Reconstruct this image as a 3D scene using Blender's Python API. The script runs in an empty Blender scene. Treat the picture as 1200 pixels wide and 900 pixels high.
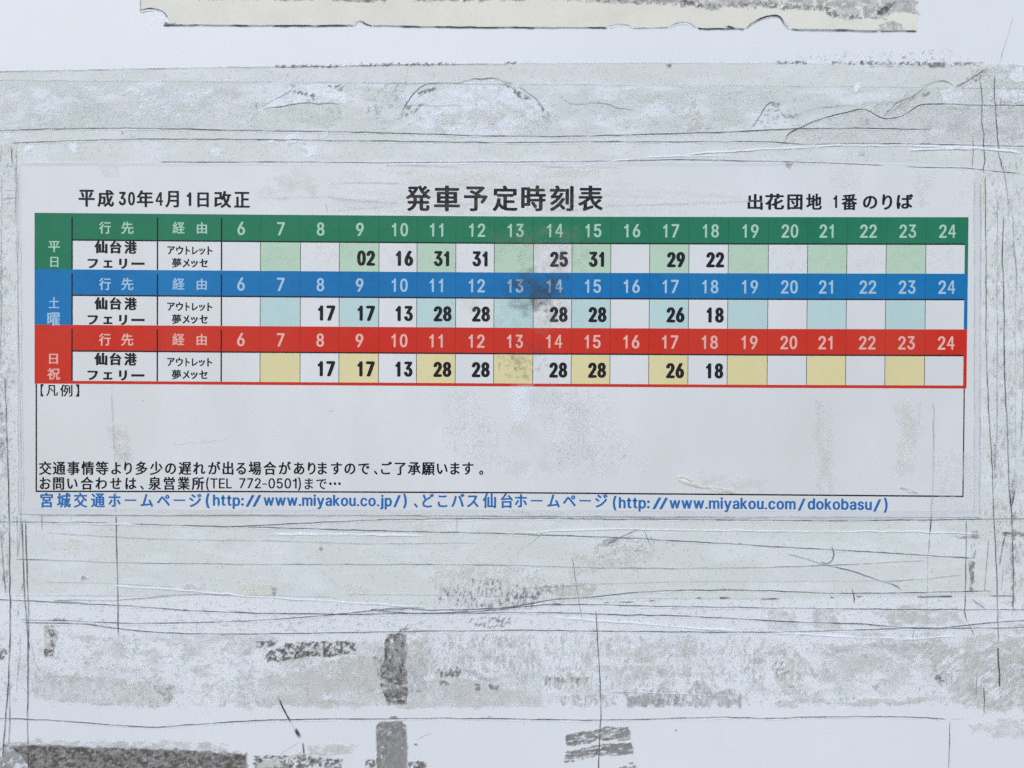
import bpy, math, random
import numpy as np
from math import radians

# ---------------------------------------------------------------- camera, sky, sun
S = bpy.context.scene
COL = S.collection
U = 0.0004                 # metres per unit of the layout (a 48 cm wide view)
CZ = 1.45                  # height of the middle of the view above the ground
cam = bpy.data.objects.new('camera', bpy.data.cameras.new('camera'))
COL.objects.link(cam)
cam.data.sensor_width = 36
cam.data.lens = 29
cam.data.clip_start = 0.01
cam.data.clip_end = 50
CAMD = 1200 * U * 29 / 36
cam.location = (0, -CAMD, CZ)
cam.rotation_euler = (radians(90), 0, 0)
S.camera = cam

SUN_EL, SUN_AZ = 48, 205   # azimuth of the sun measured like a compass seen from above
w = bpy.data.worlds.new('World'); S.world = w; w.use_nodes = True
nt = w.node_tree
bg = nt.nodes['Background']
sky = nt.nodes.new('ShaderNodeTexSky'); sky.sky_type = 'NISHITA'; sky.sun_disc = False
sky.sun_elevation = radians(SUN_EL); sky.sun_rotation = radians(SUN_AZ)
sky.air_density = 1.0; sky.dust_density = 2.6; sky.ozone_density = 1.0
nt.links.new(sky.outputs[0], bg.inputs[0]); bg.inputs[1].default_value = 0.15
sl = bpy.data.lights.new('sun', 'SUN'); sl.energy = 1.4; sl.angle = radians(16); sl.color = (1, .975, .93)
so = bpy.data.objects.new('sun', sl); COL.objects.link(so)
# board faces -Y; the sun stands behind the camera, high and a little to the left
so.rotation_euler = (radians(90 - SUN_EL), 0, radians(-28))
S.view_settings.view_transform = 'Standard'; S.view_settings.look = 'None'
S.view_settings.exposure = 0.32; S.view_settings.gamma = 1
S.cycles.transparent_max_bounces = 40
S.cycles.max_bounces = 5
S.cycles.use_denoising = False
S.cycles.denoising_prefilter = 'NONE'
S.cycles.adaptive_threshold = 0.005

# ---------------------------------------------------------------- colour
E_LIGHT = (1.0, 1.0, 1.0)   # what the light of the place makes of a white surface, per channel
def lin(c):
    c /= 255.0
    return c / 12.92 if c <= .04045 else ((c + .055) / 1.055) ** 2.4
def alb(rgb):
    return tuple(min(.93, lin(v) / e) for v, e in zip(rgb, E_LIGHT)) + (1,)

MATS = {}
def mat(name, rgb, rgb2=None, rough=.5, spec=.3, mottle=(), bump=0, bscale=300, cover=False, coat=0, comp=True, over=None):
    """procedural surface: base colour broken up by noise; cover=True takes its opacity from the mesh"""
    if name in MATS: return MATS[name]
    m = bpy.data.materials.new(name); m.use_nodes = True
    n, l = m.node_tree.nodes, m.node_tree.links
    b = n['Principled BSDF']
    b.inputs['Roughness'].default_value = rough
    b.inputs['Specular IOR Level'].default_value = spec
    b.inputs['Coat Weight'].default_value = coat; b.inputs['Coat Roughness'].default_value = .25
    tc = n.new('ShaderNodeTexCoord')
    prev = None
    a = alb(rgb); c2 = alb(rgb2) if rgb2 else tuple(v * .9 for v in a[:3]) + (1,)
    if not mottle: mottle = ((220, .5, (1, 1, 1)),)
    col = None
    for i, (sc, amt, st) in enumerate(mottle):
        mp = n.new('ShaderNodeMapping'); mp.inputs['Scale'].default_value = st
        l.new(tc.outputs['Object'], mp.inputs[0])
        no = n.new('ShaderNodeTexNoise'); no.inputs['Scale'].default_value = sc; no.inputs['Detail'].default_value = 5
        no.inputs['Roughness'].default_value = .62
        l.new(mp.outputs[0], no.inputs[0])
        rmp = n.new('ShaderNodeMapRange'); rmp.inputs[1].default_value = .38; rmp.inputs[2].default_value = .72
        rmp.inputs[4].default_value = amt
        l.new(no.outputs[0], rmp.inputs[0])
        mx = n.new('ShaderNodeMix'); mx.data_type = 'RGBA'
        l.new(rmp.outputs[0], mx.inputs[0])
        if col is None: mx.inputs[6].default_value = a
        else: l.new(col, mx.inputs[6])
        mx.inputs[7].default_value = c2
        col = mx.outputs[2]
    if over:                    # a haze of this colour over another one, as dense as the mesh says
        ah = n.new('ShaderNodeAttribute'); ah.attribute_name = 'haze'
        mx = n.new('ShaderNodeMix'); mx.data_type = 'RGBA'
        l.new(ah.outputs['Fac'], mx.inputs[0]); mx.inputs[6].default_value = alb(over); l.new(col, mx.inputs[7]); col = mx.outputs[2]
    l.new(col, b.inputs['Base Color'])
    if bump:
        no = n.new('ShaderNodeTexNoise'); no.inputs['Scale'].default_value = bscale; no.inputs['Detail'].default_value = 4
        l.new(tc.outputs['Object'], no.inputs[0])
        bp = n.new('ShaderNodeBump'); bp.inputs['Strength'].default_value = bump; bp.inputs['Distance'].default_value = .0005
        l.new(no.outputs[0], bp.inputs['Height']); l.new(bp.outputs[0], b.inputs['Normal'])
    if cover:
        # thin translucent layer: clear where cover is 0, its own colour where it is 1; where it is thin its colour
        # is brightened to replace the light lost on the way to the white ground and back
        at = n.new('ShaderNodeAttribute'); at.attribute_name = 'cover'
        df = n.new('ShaderNodeBsdfDiffuse'); gl = n.new('ShaderNodeBsdfGlossy'); gl.inputs['Roughness'].default_value = rough
        if comp:
            iv = n.new('ShaderNodeMath'); iv.operation = 'SUBTRACT'; iv.inputs[0].default_value = 1; l.new(at.outputs['Fac'], iv.inputs[1])
            ad = n.new('ShaderNodeVectorMath'); ad.operation = 'MULTIPLY_ADD'
            l.new(iv.outputs[0], ad.inputs[0]); ad.inputs[1].default_value = alb(comp if isinstance(comp, tuple) else (207, 214, 222))[:3]; l.new(col, ad.inputs[2])
            # light bounced between the ground and the underside of the layer comes on top: divide by 1 + 0.45 t^2
            t2 = n.new('ShaderNodeMath'); t2.operation = 'MULTIPLY'; l.new(iv.outputs[0], t2.inputs[0]); l.new(iv.outputs[0], t2.inputs[1])
            dn = n.new('ShaderNodeMath'); dn.operation = 'MULTIPLY_ADD'; l.new(t2.outputs[0], dn.inputs[0]); dn.inputs[1].default_value = .47; dn.inputs[2].default_value = 1
            dv = n.new('ShaderNodeVectorMath'); dv.operation = 'DIVIDE'; l.new(ad.outputs[0], dv.inputs[0]); l.new(dn.outputs[0], dv.inputs[1])
            l.new(dv.outputs[0], df.inputs[0])
        else: l.new(col, df.inputs[0])
        if b.inputs['Normal'].is_linked:
            nl = b.inputs['Normal'].links[0].from_socket; l.new(nl, df.inputs['Normal']); l.new(nl, gl.inputs['Normal'])
        m1 = n.new('ShaderNodeMixShader'); m1.inputs[0].default_value = .05 * spec; l.new(df.outputs[0], m1.inputs[1]); l.new(gl.outputs[0], m1.inputs[2])
        tr = n.new('ShaderNodeBsdfTransparent'); m2 = n.new('ShaderNodeMixShader')
        l.new(at.outputs['Fac'], m2.inputs[0]); l.new(tr.outputs[0], m2.inputs[1]); l.new(m1.outputs[0], m2.inputs[2])
        l.new(m2.outputs[0], n['Material Output'].inputs['Surface']); n.remove(b)
    MATS[name] = m
    return m

# ---------------------------------------------------------------- layout helpers
def PX(x, y, d=0):         # layout units (right, down, towards the viewer in mm) to metres
    return ((x - 600) * U, -d * .001, CZ + (450 - y) * U)

def link(o, parent=None):
    COL.objects.link(o)
    if parent: o.parent = parent
    return o
def props(o, label=None, cat=None, group=None, kind=None):
    if label: o['label'] = label
    if cat: o['category'] = cat
    if group: o['group'] = group
    if kind: o['kind'] = kind
    return o
def empty(name, x, y, label, cat, group=None):
    # the Empty stays at the world origin's frame so that its parts can use absolute coordinates
    o = bpy.data.objects.new(name, None); o.empty_display_size = .01
    COL.objects.link(o); o.location = PX(x, y)
    return props(o, label, cat, group)

def mesh_obj(name, V, F, m, parent=None, cover=None, haze=None):
    me = bpy.data.meshes.new(name)
    V = np.asarray(V, dtype=np.float32)
    if parent is not None: V = V - np.array(root_of(parent), dtype=np.float32)
    if isinstance(F, np.ndarray):
        me.vertices.add(len(V)); me.vertices.foreach_set('co', V.ravel())
        k = F.shape[1]
        me.loops.add(F.size); me.loops.foreach_set('vertex_index', F.ravel().astype(np.int32))
        me.polygons.add(len(F)); me.polygons.foreach_set('loop_start', np.arange(0, F.size, k, dtype=np.int32))
        me.update(calc_edges=True)
    else:
        me.from_pydata(V.tolist(), [], F)
    if cover is not None:
        at = me.attributes.new('cover', 'FLOAT', 'POINT'); at.data.foreach_set('value', np.asarray(cover, dtype=np.float32))
    if haze is not None:
        at = me.attributes.new('haze', 'FLOAT', 'POINT'); at.data.foreach_set('value', np.asarray(haze, dtype=np.float32))
    me.materials.append(m)
    o = bpy.data.objects.new(name, me)
    link(o, parent)
    return o
def root_of(o):
    p = np.zeros(3)
    while o is not None:
        p = p + np.array(o.location); o = o.parent
    return p

def slab(name, pts, d0, d1, m, parent=None):
    """outline (clockwise as seen) raised from d0 to d1"""
    n = len(pts)
    V = [PX(x, y, d1) for x, y in pts] + [PX(x, y, d0) for x, y in pts]
    F = [list(range(n))[::-1]] + [[i, (i + 1) % n, n + (i + 1) % n, n + i] for i in range(n)]
    return mesh_obj(name, V, F, m, parent)

# ---------------------------------------------------------------- noise on the layout plane
def _h(ix, iy, s):
    ix = ix.astype(np.int64); iy = iy.astype(np.int64)
    k = (ix * 374761393 + iy * 668265263 + s * 1442695041) & 0xffffffff
    k = ((k ^ (k >> 13)) * 1274126177) & 0xffffffff
    k = k ^ (k >> 16)
    return (k & 0xffff) / 65535.0
def vn(x, y, s):
    ix = np.floor(x); iy = np.floor(y); fx = x - ix; fy = y - iy
    fx = fx * fx * (3 - 2 * fx); fy = fy * fy * (3 - 2 * fy)
    a = _h(ix, iy, s); b = _h(ix + 1, iy, s); c = _h(ix, iy + 1, s); d = _h(ix + 1, iy + 1, s)
    return (a * (1 - fx) + b * fx) * (1 - fy) + (c * (1 - fx) + d * fx) * fy
def fbm(x, y, s, o=4, r=.55):
    t = 0; a = 1; z = 0
    for i in range(o):
        t = t + a * vn(x, y, s + i * 17); z += a; a *= r; x = x * 2.03 + 5.1; y = y * 2.03 + 1.7
    return t / z
def sst(a, b, x):
    t = np.clip((x - a) / (b - a + 1e-9), 0, 1); return t * t * (3 - 2 * t)
def sdpoly(X, Y, P):
    P = np.array(P, float); d = np.full(X.shape, 1e18); ins = np.zeros(X.shape, bool)
    for i in range(len(P)):
        x0, y0 = P[i]; x1, y1 = P[(i + 1) % len(P)]
        ex, ey = x1 - x0, y1 - y0
        t = np.clip(((X - x0) * ex + (Y - y0) * ey) / (ex * ex + ey * ey + 1e-12), 0, 1)
        d = np.minimum(d, (X - x0 - t * ex) ** 2 + (Y - y0 - t * ey) ** 2)
        c = ((y0 > Y) != (y1 > Y)) & (X < ex * (Y - y0) / (ey if ey else 1e-12) + x0)
        ins ^= c
    d = np.sqrt(d)
    return np.where(ins, d, -d)

_seed = [11]
def grid_patch(name, bbox, res, fn, m, d, parent=None, relief=0.0):
    x0, y0, x1, y1 = bbox
    nx = max(2, int((x1 - x0) / res) + 1); ny = max(2, int((y1 - y0) / res) + 1)
    xs = np.linspace(x0, x1, nx); ys = np.linspace(y0, y1, ny)
    X, Y = np.meshgrid(xs, ys)
    A = fn(X, Y); H = None
    if isinstance(A, tuple): A, H = A; H = np.clip(H, 0, 1)
    A = np.clip(A, 0, 1)
    Q = np.maximum(np.maximum(A[:-1, :-1], A[1:, :-1]), np.maximum(A[:-1, 1:], A[1:, 1:])) > .025
    idx = np.arange(nx * ny).reshape(ny, nx)
    F = np.stack([idx[1:, :-1][Q], idx[1:, 1:][Q], idx[:-1, 1:][Q], idx[:-1, :-1][Q]], 1)
    if not len(F): return None
    used = np.unique(F); remap = np.zeros(nx * ny, np.int64); remap[used] = np.arange(len(used))
    D = d + relief * A
    V = np.stack([(X - 600) * U, -D * .001, CZ + (450 - Y) * U], -1).reshape(-1, 3)[used]
    return mesh_obj(name, V, remap[F], m, parent, A.ravel()[used], None if H is None else H.ravel()[used])

def grime_fn(poly, density=.6, sc=(4, 4), strength=.9, soft=3, ragged=4, edge=.09, slant=0, seed=None, oct_=4, grit=.22, body=.5):
    if seed is None: _seed[0] += 7; seed = _seed[0]
    P = np.array(poly, float)
    def fn(X, Y):
        wx = (fbm(X / 9, Y / 9, seed + 1, 3) - .5) * 2 * ragged * 1.6
        wy = (fbm(X / 9 + 40, Y / 9, seed + 2, 3) - .5) * 2 * ragged * 1.6
        sd = sdpoly(X + wx, Y + wy, P)
        base = sst(-soft, soft, sd)
        n = fbm(X / sc[0], (Y + slant * X) / sc[1], seed + 3, oct_)
        n = n * (1 - grit) + grit * fbm(X / 1.9, (Y + slant * X) / (1.6 if sc[1] <= sc[0] else 3.2), seed + 31, 3)
        ins = n[base > .5]
        if not len(ins): return base * 0
        if density >= 1 or strength > 1.5: a = base
        else:
            th = np.quantile(ins, 1 - density)
            a = sst(th - edge, th + edge, n + (base - 1) * .25) * base ** .5
        n2 = body + (1 - body) * sst(.36, .60, .55 * fbm(X / (sc[0] * 1.3), (Y + slant * X) / (sc[1] * 1.3), seed + 9, 4) + .45 * fbm(X / 2.1, Y / 2.1, seed + 12, 3))
        return a * strength * np.clip(n2, 0, 1)
    b = (P[:, 0].min() - ragged - soft - 2, P[:, 1].min() - ragged - soft - 2, P[:, 0].max() + ragged + soft + 2, P[:, 1].max() + ragged + soft + 2)
    return b, fn
def grime(name, poly, m, d, parent=None, res=1.15, **k):
    b, fn = grime_fn(poly, **k)
    b = (max(b[0], -60), max(b[1], -40), min(b[2], 1260), min(b[3], 940))
    return grid_patch(name, b, res, fn, m, d, parent)

def ribbon_geo(pts, w0, strength, seed, jit=.45, taper=10, step=3.0, breaks=.35):
    P = np.array(pts, float)
    seg = np.hypot(*(P[1:] - P[:-1]).T); L = np.concatenate([[0], np.cumsum(seg)])
    n = max(3, int(L[-1] / step)); t = np.linspace(0, L[-1], n)
    x = np.interp(t, L, P[:, 0]); y = np.interp(t, L, P[:, 1])
    k = np.ones(5) / 5
    if n > 12:                      # round the corners
        for arr in (x, y):
            pad = np.concatenate([[arr[0]] * 2, arr, [arr[-1]] * 2]); arr[:] = np.convolve(pad, k, 'valid')
    tx = np.gradient(x); ty = np.gradient(y); q = np.hypot(tx, ty) + 1e-9; nx_, ny_ = -ty / q, tx / q
    off = (fbm(t / 14, t * 0 + seed, seed, 3) - .5) * 2 * jit * 2
    x = x + nx_ * off; y = y + ny_ * off
    wn = fbm(t / 7, t * 0 + 3.3, seed + 5, 3)
    wd = w0 * (.55 + .9 * wn)
    a = strength * (1 - breaks + breaks * 2 * sst(.35, .65, fbm(t / 22, t * 0, seed + 8, 4)))
    tp = np.minimum(np.minimum(t, L[-1] - t) / max(taper, .1), 1) if taper else 1
    a = a * tp
    return x, y, nx_, ny_, wd, a
def ribbon(name, pts, m, d, w0=1.3, strength=.8, parent=None, **k):
    _seed[0] += 3
    x, y, nx, ny, wd, a = ribbon_geo(pts, w0, strength, _seed[0], **k)
    n = len(x); V = []; C = []
    for o, c in ((-1.0, 0), (-.35, 1), (.35, 1), (1.0, 0)):
        V.append(np.stack([(x + nx * wd * o - 600) * U, np.full(n, -d * .001), CZ + (450 - (y + ny * wd * o)) * U], -1)); C.append(a * c)
    V = np.concatenate(V); C = np.concatenate(C)
    F = []
    for r in range(3):
        i = np.arange(n - 1)
        F.append(np.stack([r * n + i, r * n + i + 1, (r + 1) * n + i + 1, (r + 1) * n + i], 1))
    F = np.concatenate(F)
    return mesh_obj(name, V, F, m, parent, np.clip(C, 0, 1))

# ---------------------------------------------------------------- materials
M_BOARD = mat('white_enamel', (216, 224, 231), (207, 215, 223), rough=.35, spec=.5, mottle=((9, .55, (1, 1, 1)), (120, .25, (1, 1, 1))), bump=.03, bscale=900)
M_EDGE = mat('board_edge_metal', (150, 154, 158), rough=.4)
M_TAPE = mat('aged_clear_tape', (203, 212, 212), (191, 201, 199), rough=.38, mottle=((25, .8, (1, 1, 2)), (160, .6, (1, 1, 1.5)), (900, .35, (1, 1, 1))), bump=.12, bscale=260, cover=True, over=(214, 222, 232))
M_TAPE2 = mat('thick_clear_tape', (191, 202, 200), (178, 190, 186), rough=.38, mottle=((30, .7, (1, 1, 2)), (200, .6, (1, 1, 1.5)), (900, .4, (1, 1, 1))), bump=.12, bscale=260, cover=True, over=(214, 222, 232))
M_LINE = mat('dirt_in_cut', (46, 50, 56), (80, 85, 88), rough=.8, cover=True)
M_BLK = mat('black_dirt', (52, 54, 58), (84, 84, 84), rough=.85, cover=True)
M_DK = mat('brown_grey_dirt', (76, 73, 69), (108, 104, 98), rough=.85, mottle=((900, .8, (1, 1, 1)),), cover=True)
M_GR = mat('grey_glue_dust', (124, 125, 125), (98, 96, 94), rough=.8, mottle=((500, .8, (1, 1, 1)),), cover=True)
M_MG = mat('mid_grey_smear', (160, 162, 162), (138, 138, 135), rough=.8, mottle=((500, .8, (1, 1, 1)),), cover=True)
M_PALE = mat('pale_glue', (188, 192, 191), (172, 175, 172), rough=.55, mottle=((200, .8, (1, 1, 1)),), cover=True)
M_GREEN = mat('greenish_glue', (182, 185, 177), (162, 165, 156), rough=.6, mottle=((300, .8, (1, 1, 1)),), cover=True)
M_YEL = mat('yellowed_glue', (204, 202, 186), (186, 182, 164), rough=.5, mottle=((300, .7, (1, 1, 1)),), cover=True)
M_WHT = mat('white_flake', (224, 230, 241), (212, 219, 230), rough=.5, cover=True)  # also colours the painted film highlights and the glare spot
M_CREAM = mat('cream_old_paper', (219, 222, 216), (203, 205, 198), rough=.7, mottle=((40, .6, (1, 1, 1)), (500, .3, (1, 1, 1))), bump=.08, bscale=500, cover=True)
M_FILM = mat('clear_laminate', (203, 210, 219), (192, 200, 207), rough=.3, mottle=((18, .6, (1, 1, 1)), (150, .35, (1, 1, 1))), bump=.05, bscale=120, coat=.06)
M_PAPER = mat('laminated_paper', (212, 219, 226), (200, 207, 211), rough=.36, spec=.35, mottle=((7, .9, (1.6, 1, 1)), (30, .55, (1.4, 1, .7)), (160, .22, (1, 1, 1))), bump=.05, bscale=90, coat=.25)
def inkm(name, a, b): return mat(name, a, b, rough=.4, spec=.12, mottle=((12, .7, (1.5, 1, .6)), (260, .35, (1, 1, 1)), (1100, .25, (1, 1, 1))), bump=.04, bscale=90, coat=.12)
INK = {'green': inkm('green_ink', (22, 108, 80), (46, 126, 98)), 'blue': inkm('blue_ink', (10, 102, 168), (32, 122, 180)), 'red': inkm('red_ink', (190, 38, 28), (192, 62, 48))}
TINT = {'green': inkm('pale_green_tint', (178, 206, 189), (166, 194, 176)), 'blue': inkm('pale_blue_tint', (180, 208, 212), (168, 198, 201)), 'red': inkm('pale_yellow_tint', (214, 209, 166), (202, 197, 152))}
KO = {'green': inkm('pale_green_figures', (168, 204, 190), (150, 190, 176)), 'blue': inkm('pale_blue_figures', (164, 196, 222), (142, 180, 210)), 'red': inkm('pale_red_figures', (222, 182, 176), (208, 164, 156))}
INK_D = {'green': inkm('dark_green_ink', (14, 84, 64), (30, 98, 80)), 'blue': inkm('dark_blue_ink', (6, 80, 142), (26, 96, 152)), 'red': inkm('dark_red_ink', (150, 28, 26), (160, 44, 38))}
M_INK = inkm('black_ink', (20, 22, 30), (34, 37, 46))
M_URL = inkm('blue_text_ink', (34, 100, 170), (52, 116, 182))

M_SMUT = mat('sooty_smudge', (72, 82, 90), (100, 106, 108), rough=.8, cover=True, comp=False)
M_TAN = mat('tan_smudge', (176, 172, 158), (160, 156, 140), rough=.7, cover=True, comp=False)
# ---------------------------------------------------------------- the board
board = empty('sign_board', 600, 450, 'white painted bus stop board behind the timetable, scratched and marked with old glue', 'sign board')
bp = [(-420, -330), (1620, -330), (1620, 1230), (-420, 1230)]
slab('panel', bp, -12, 0, M_BOARD, board)
fr = [(-420, -330, 1620, -300), (-420, 1200, 1620, 1230), (-420, -300, -390, 1200), (1590, -300, 1620, 1200)]
for a in fr:
    slab('edge_strip', [(a[0], a[1]), (a[2], a[1]), (a[2], a[3]), (a[0], a[3])], .2, 4, M_EDGE, board)

# ---------------------------------------------------------------- old tape films
def film(name, label, top, bot, xl, xr, m, d, strength, group='bands of old clear tape', soft=.7, mott=.25, res=2.2, raggedtop=0):
    _seed[0] += 9; sd = _seed[0]
    tx, ty = zip(*top); bx, by = zip(*bot)
    def fn(X, Y):
        T = np.interp(X, tx, ty) + (fbm(X / 6, X * 0, sd, 3) - .5) * raggedtop; B = np.interp(X, bx, by)
        a = sst(-soft, soft, Y - T) * sst(-soft, soft, B - Y) * sst(-soft, soft, X - xl) * sst(-soft, soft, xr - X)
        n = fbm(X / 45, Y / 16, sd + 3, 5, .6)
        return a, strength * (1 - mott * 2 * sst(.45, .72, n))
    o = grid_patch(name, (max(xl, -420) - 2, min(ty) - 4, xr + 2, max(by) + 3), res, fn, m, d)
    return props(o, label, 'tape', group)
TOP1 = [(-420, 87), (0, 84), (100, 82), (210, 80), (320, 78.5), (400, 77), (480, 75.5), (600, 74.5), (800, 74), (1090, 75), (1620, 77)]
film('clear_tape', 'wide band of hazy clear tape across the board above the timetable heading', TOP1, [(-420, 206), (1620, 206)], -420, 1620, M_TAPE, .05, .72)
film('clear_tape', 'narrower greyer strip of tape inside the hazy band over the timetable', [(-420, 93), (0, 94.5), (330, 96), (630, 99), (1200, 104), (1620, 106)], [(-420, 150), (0, 153), (150, 150), (300, 153), (560, 159), (740, 158), (930, 151), (1200, 151), (1620, 150)], -420, 1620, M_TAPE2, .09, .62, mott=.42)
film('clear_tape', 'band of hazy clear tape just below the timetable, crossed by long cuts', [(-420, 596), (1620, 600)], [(-420, 690), (0, 694), (130, 697), (230, 697), (330, 700), (430, 707), (520, 713), (600, 712), (640, 707), (760, 702), (1200, 699), (1620, 698)], -420, 1620, M_TAPE, .05, .74)
film('clear_tape', 'upright strip of hazy tape left of the timetable', [(-420, 204), (30, 204)], [(-420, 600), (30, 600)], -90, 24, M_TAPE, .07, .7)
film('clear_tape', 'upright strip of scratched hazy tape right of the timetable', [(1100, 204), (1300, 204)], [(1100, 600), (1300, 600)], 1135, 1290, M_TAPE, .07, .68, mott=.35)

# ---------------------------------------------------------------- remains of the old notice at the top edge
notice = empty('torn_notice', 620, 36, 'torn cream strip left from an old notice at the top edge above all the tape', 'paper notice')
npoly = [(163, -120), (1073, -120), (1075, 36), (1030, 36), (925, 34), (921, 26), (913, 18), (900, 22), (888, 24), (878, 31), (873, 34), (860, 33), (850, 31), (846, 33), (816, 33), (806, 26), (792, 27), (783, 32), (740, 33), (734, 29), (722, 28), (712, 32.5), (600, 32), (545, 32), (436, 30), (424, 26), (418, 25), (416, 30), (300, 30), (198, 29), (197, 20), (192, 13), (184, 10), (174, 11), (168, 15), (164, 14)]
_s = 301
def nf(X, Y):
    wx = (fbm(X / 4, Y / 4, _s, 3) - .5) * 2; wy = (fbm(X / 5, Y / 5, _s + 1, 3) - .5) * 2
    return sst(-.6, .6, sdpoly(X + wx, Y + wy, npoly))
grid_patch('paper', (158, -122, 1080, 40), 1.3, nf, M_CREAM, .16, notice)
# grey felt left where the face of the paper has gone
fz = [(500, -125), (1075, -125), (1074, 16), (1050, 14), (1035, 22), (1010, 19), (985, 21), (975, 13), (950, 10), (920, 8), (880, 5), (835, 11), (812, 3), (780, 5), (730, 4), (690, 2), (660, 0), (600, -8)]
grime('bare_patch', fz, M_MG, .20, notice, density=.86, sc=(6, 5), strength=.85, soft=1.2, ragged=3)
grime('grime', [(800, -3), (835, 4), (880, 1), (920, 4), (975, 9), (985, 17), (1010, 15), (1035, 19), (1040, 22), (1010, 22), (980, 22), (960, 14), (900, 10), (850, 9), (835, 13), (800, 6)], M_BLK, .24, notice, density=.5, sc=(3, 3), strength=.75, soft=1.5, ragged=2)
grime('grime', [(1027, 14), (1040, 3), (1050, 2), (1046, 8), (1034, 18), (1027, 19)], M_BLK, .24, notice, density=.97, sc=(3, 3), strength=.9, soft=1, ragged=1)
grime('grime', [(690, -6), (800, -6), (830, 8), (780, 6), (700, 4)], M_DK, .24, notice, density=.5, sc=(3, 3), strength=.8, soft=1, ragged=2)
grime('grime', [(230, -12), (400, -12), (400, 1), (360, 1), (230, 0)], M_DK, .24, notice, density=.6, sc=(6, 3), strength=.7, soft=1.5, ragged=1.5)
grime('grime', [(385, -12), (460, -12), (450, 2.5), (390, 2)], M_BLK, .24, notice, density=.8, sc=(6, 3), strength=.8, soft=1.5, ragged=1.5)
grime('grime', [(480, -12), (600, -10), (620, 0), (560, 1.5), (485, 2)], M_BLK, .24, notice, density=.75, sc=(6, 3), strength=.8, soft=1.5, ragged=1.5)
grime('grime', [(1026, 34), (1032, 28), (1045, 24), (1056, 27), (1059, 36), (1030, 37)], M_MG, .24, notice, density=.85, sc=(3, 3), strength=.85, soft=1, ragged=1)
for pts, wd, st in [([(190, 29.5), (300, 30), (415, 30.5)], 1.3, .9), ([(436, 30.5), (545, 32), (712, 33)], 1.2, .85), ([(740, 33), (784, 33)], .9, .4), ([(816, 33.5), (873, 34.5)], 1.2, .8), ([(925, 34.5), (1030, 36.5)], 1.5, 1), ([(1030, 36.5), (1075, 36.5)], 1.1, .8),
                    ([(164.5, -6), (164.5, 14)], 1.0, .8), ([(164, 14), (170, 11), (178, 10), (188, 12), (195, 17), (197, 22)], 1.1, .8), ([(192, 26), (198, 29), (208, 27)], 2, .6), ([(416, 30), (418, 25), (424, 25), (430, 29), (437, 31)], 1, .8),
                    ([(784, 32), (793, 27), (806, 26), (815, 32)], .9, .55), ([(712, 32), (722, 28), (734, 29), (740, 32)], .8, .4), ([(851, 33), (854, 31), (862, 34)], 1.6, .8), ([(874, 34), (879, 28), (888, 23), (900, 19), (911, 17), (916, 21), (920, 30), (925, 34)], 1.5, .75)]:
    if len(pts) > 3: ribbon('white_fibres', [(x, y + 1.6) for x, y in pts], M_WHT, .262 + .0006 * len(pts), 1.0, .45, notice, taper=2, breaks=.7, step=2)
    ribbon('torn_edge', pts, M_LINE, .27 + .0006 * pts[0][0] / 20, wd, st, notice, taper=2, breaks=.4, step=2)
grime('pale_flake', [(179, 15), (188, 15), (193, 24), (187, 29), (178, 26)], M_WHT, .05, notice, density=1, strength=1, soft=2, ragged=2)

# ---------------------------------------------------------------- glue residues: (label, [(polygon, material, options)])
_rn = [0]
def residue(label, items, d=.12, cat='glue residue', name='glue_residue', group='patches of old glue and dirt'):
    xs = [p[0] for it in items for p in it[0]]; ys = [p[1] for it in items for p in it[0]]
    r = empty(name, sum(xs) / len(xs), sum(ys) / len(ys), label, cat, group)
    _rn[0] += 1
    for i, (poly, m, k) in enumerate(items):
        nm = {M_DK: 'dark_crust', M_BLK: 'black_speckle', M_GR: 'grey_dust', M_MG: 'grey_smear', M_PALE: 'pale_glue_film', M_GREEN: 'greenish_glue_film', M_YEL: 'yellowed_glue_film', M_WHT: 'white_flake'}[m]
        if m in (M_DK, M_BLK, M_GR) and 'body' not in k: k['body'] = .78
        grime(nm, poly, m, d + .012 * i + .0007 * _rn[0] * (1 if d > .1 else .5), r, **k)
    return r
K = dict
residue('long dark brown crust of old tape glue in the bottom left corner', [
    ([(5, 868), (60, 867), (150, 868), (265, 870), (288, 884), (200, 882), (60, 876), (8, 880)], M_MG, K(density=.75, sc=(9, 4), strength=.6, soft=1.5, ragged=3)),
    ([(6, 872), (60, 872), (130, 876), (180, 877), (240, 880), (289, 883), (290, 890), (296, 940), (-60, 940), (-60, 905), (0, 890)], M_GR, K(density=.85, sc=(5, 4), strength=.85, soft=1, ragged=2)),
    ([(12, 873), (60, 873), (95, 876), (130, 876), (180, 878), (240, 881), (288, 884), (289, 893), (285, 940), (50, 940), (30, 890)], M_DK, K(density=.955, sc=(5, 3), strength=1.0, soft=1, ragged=1.5, edge=.12, body=.7))])
residue('short speckled dark crust beside the long bottom left one', [
    ([(297, 886), (335, 884), (400, 888), (406, 940), (297, 940)], M_DK, K(density=.68, sc=(3, 2.4), strength=.95, soft=1, ragged=2)),
    ([(360, 873), (420, 872), (412, 884), (380, 888), (362, 884)], M_PALE, K(density=.8, sc=(8, 4), strength=.9, soft=1.5, ragged=2)),
    ([(300, 893), (330, 888), (352, 876), (358, 884), (335, 900), (300, 902)], M_PALE, K(density=.6, sc=(12, 3), strength=.8, soft=1.5, ragged=2))])
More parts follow.
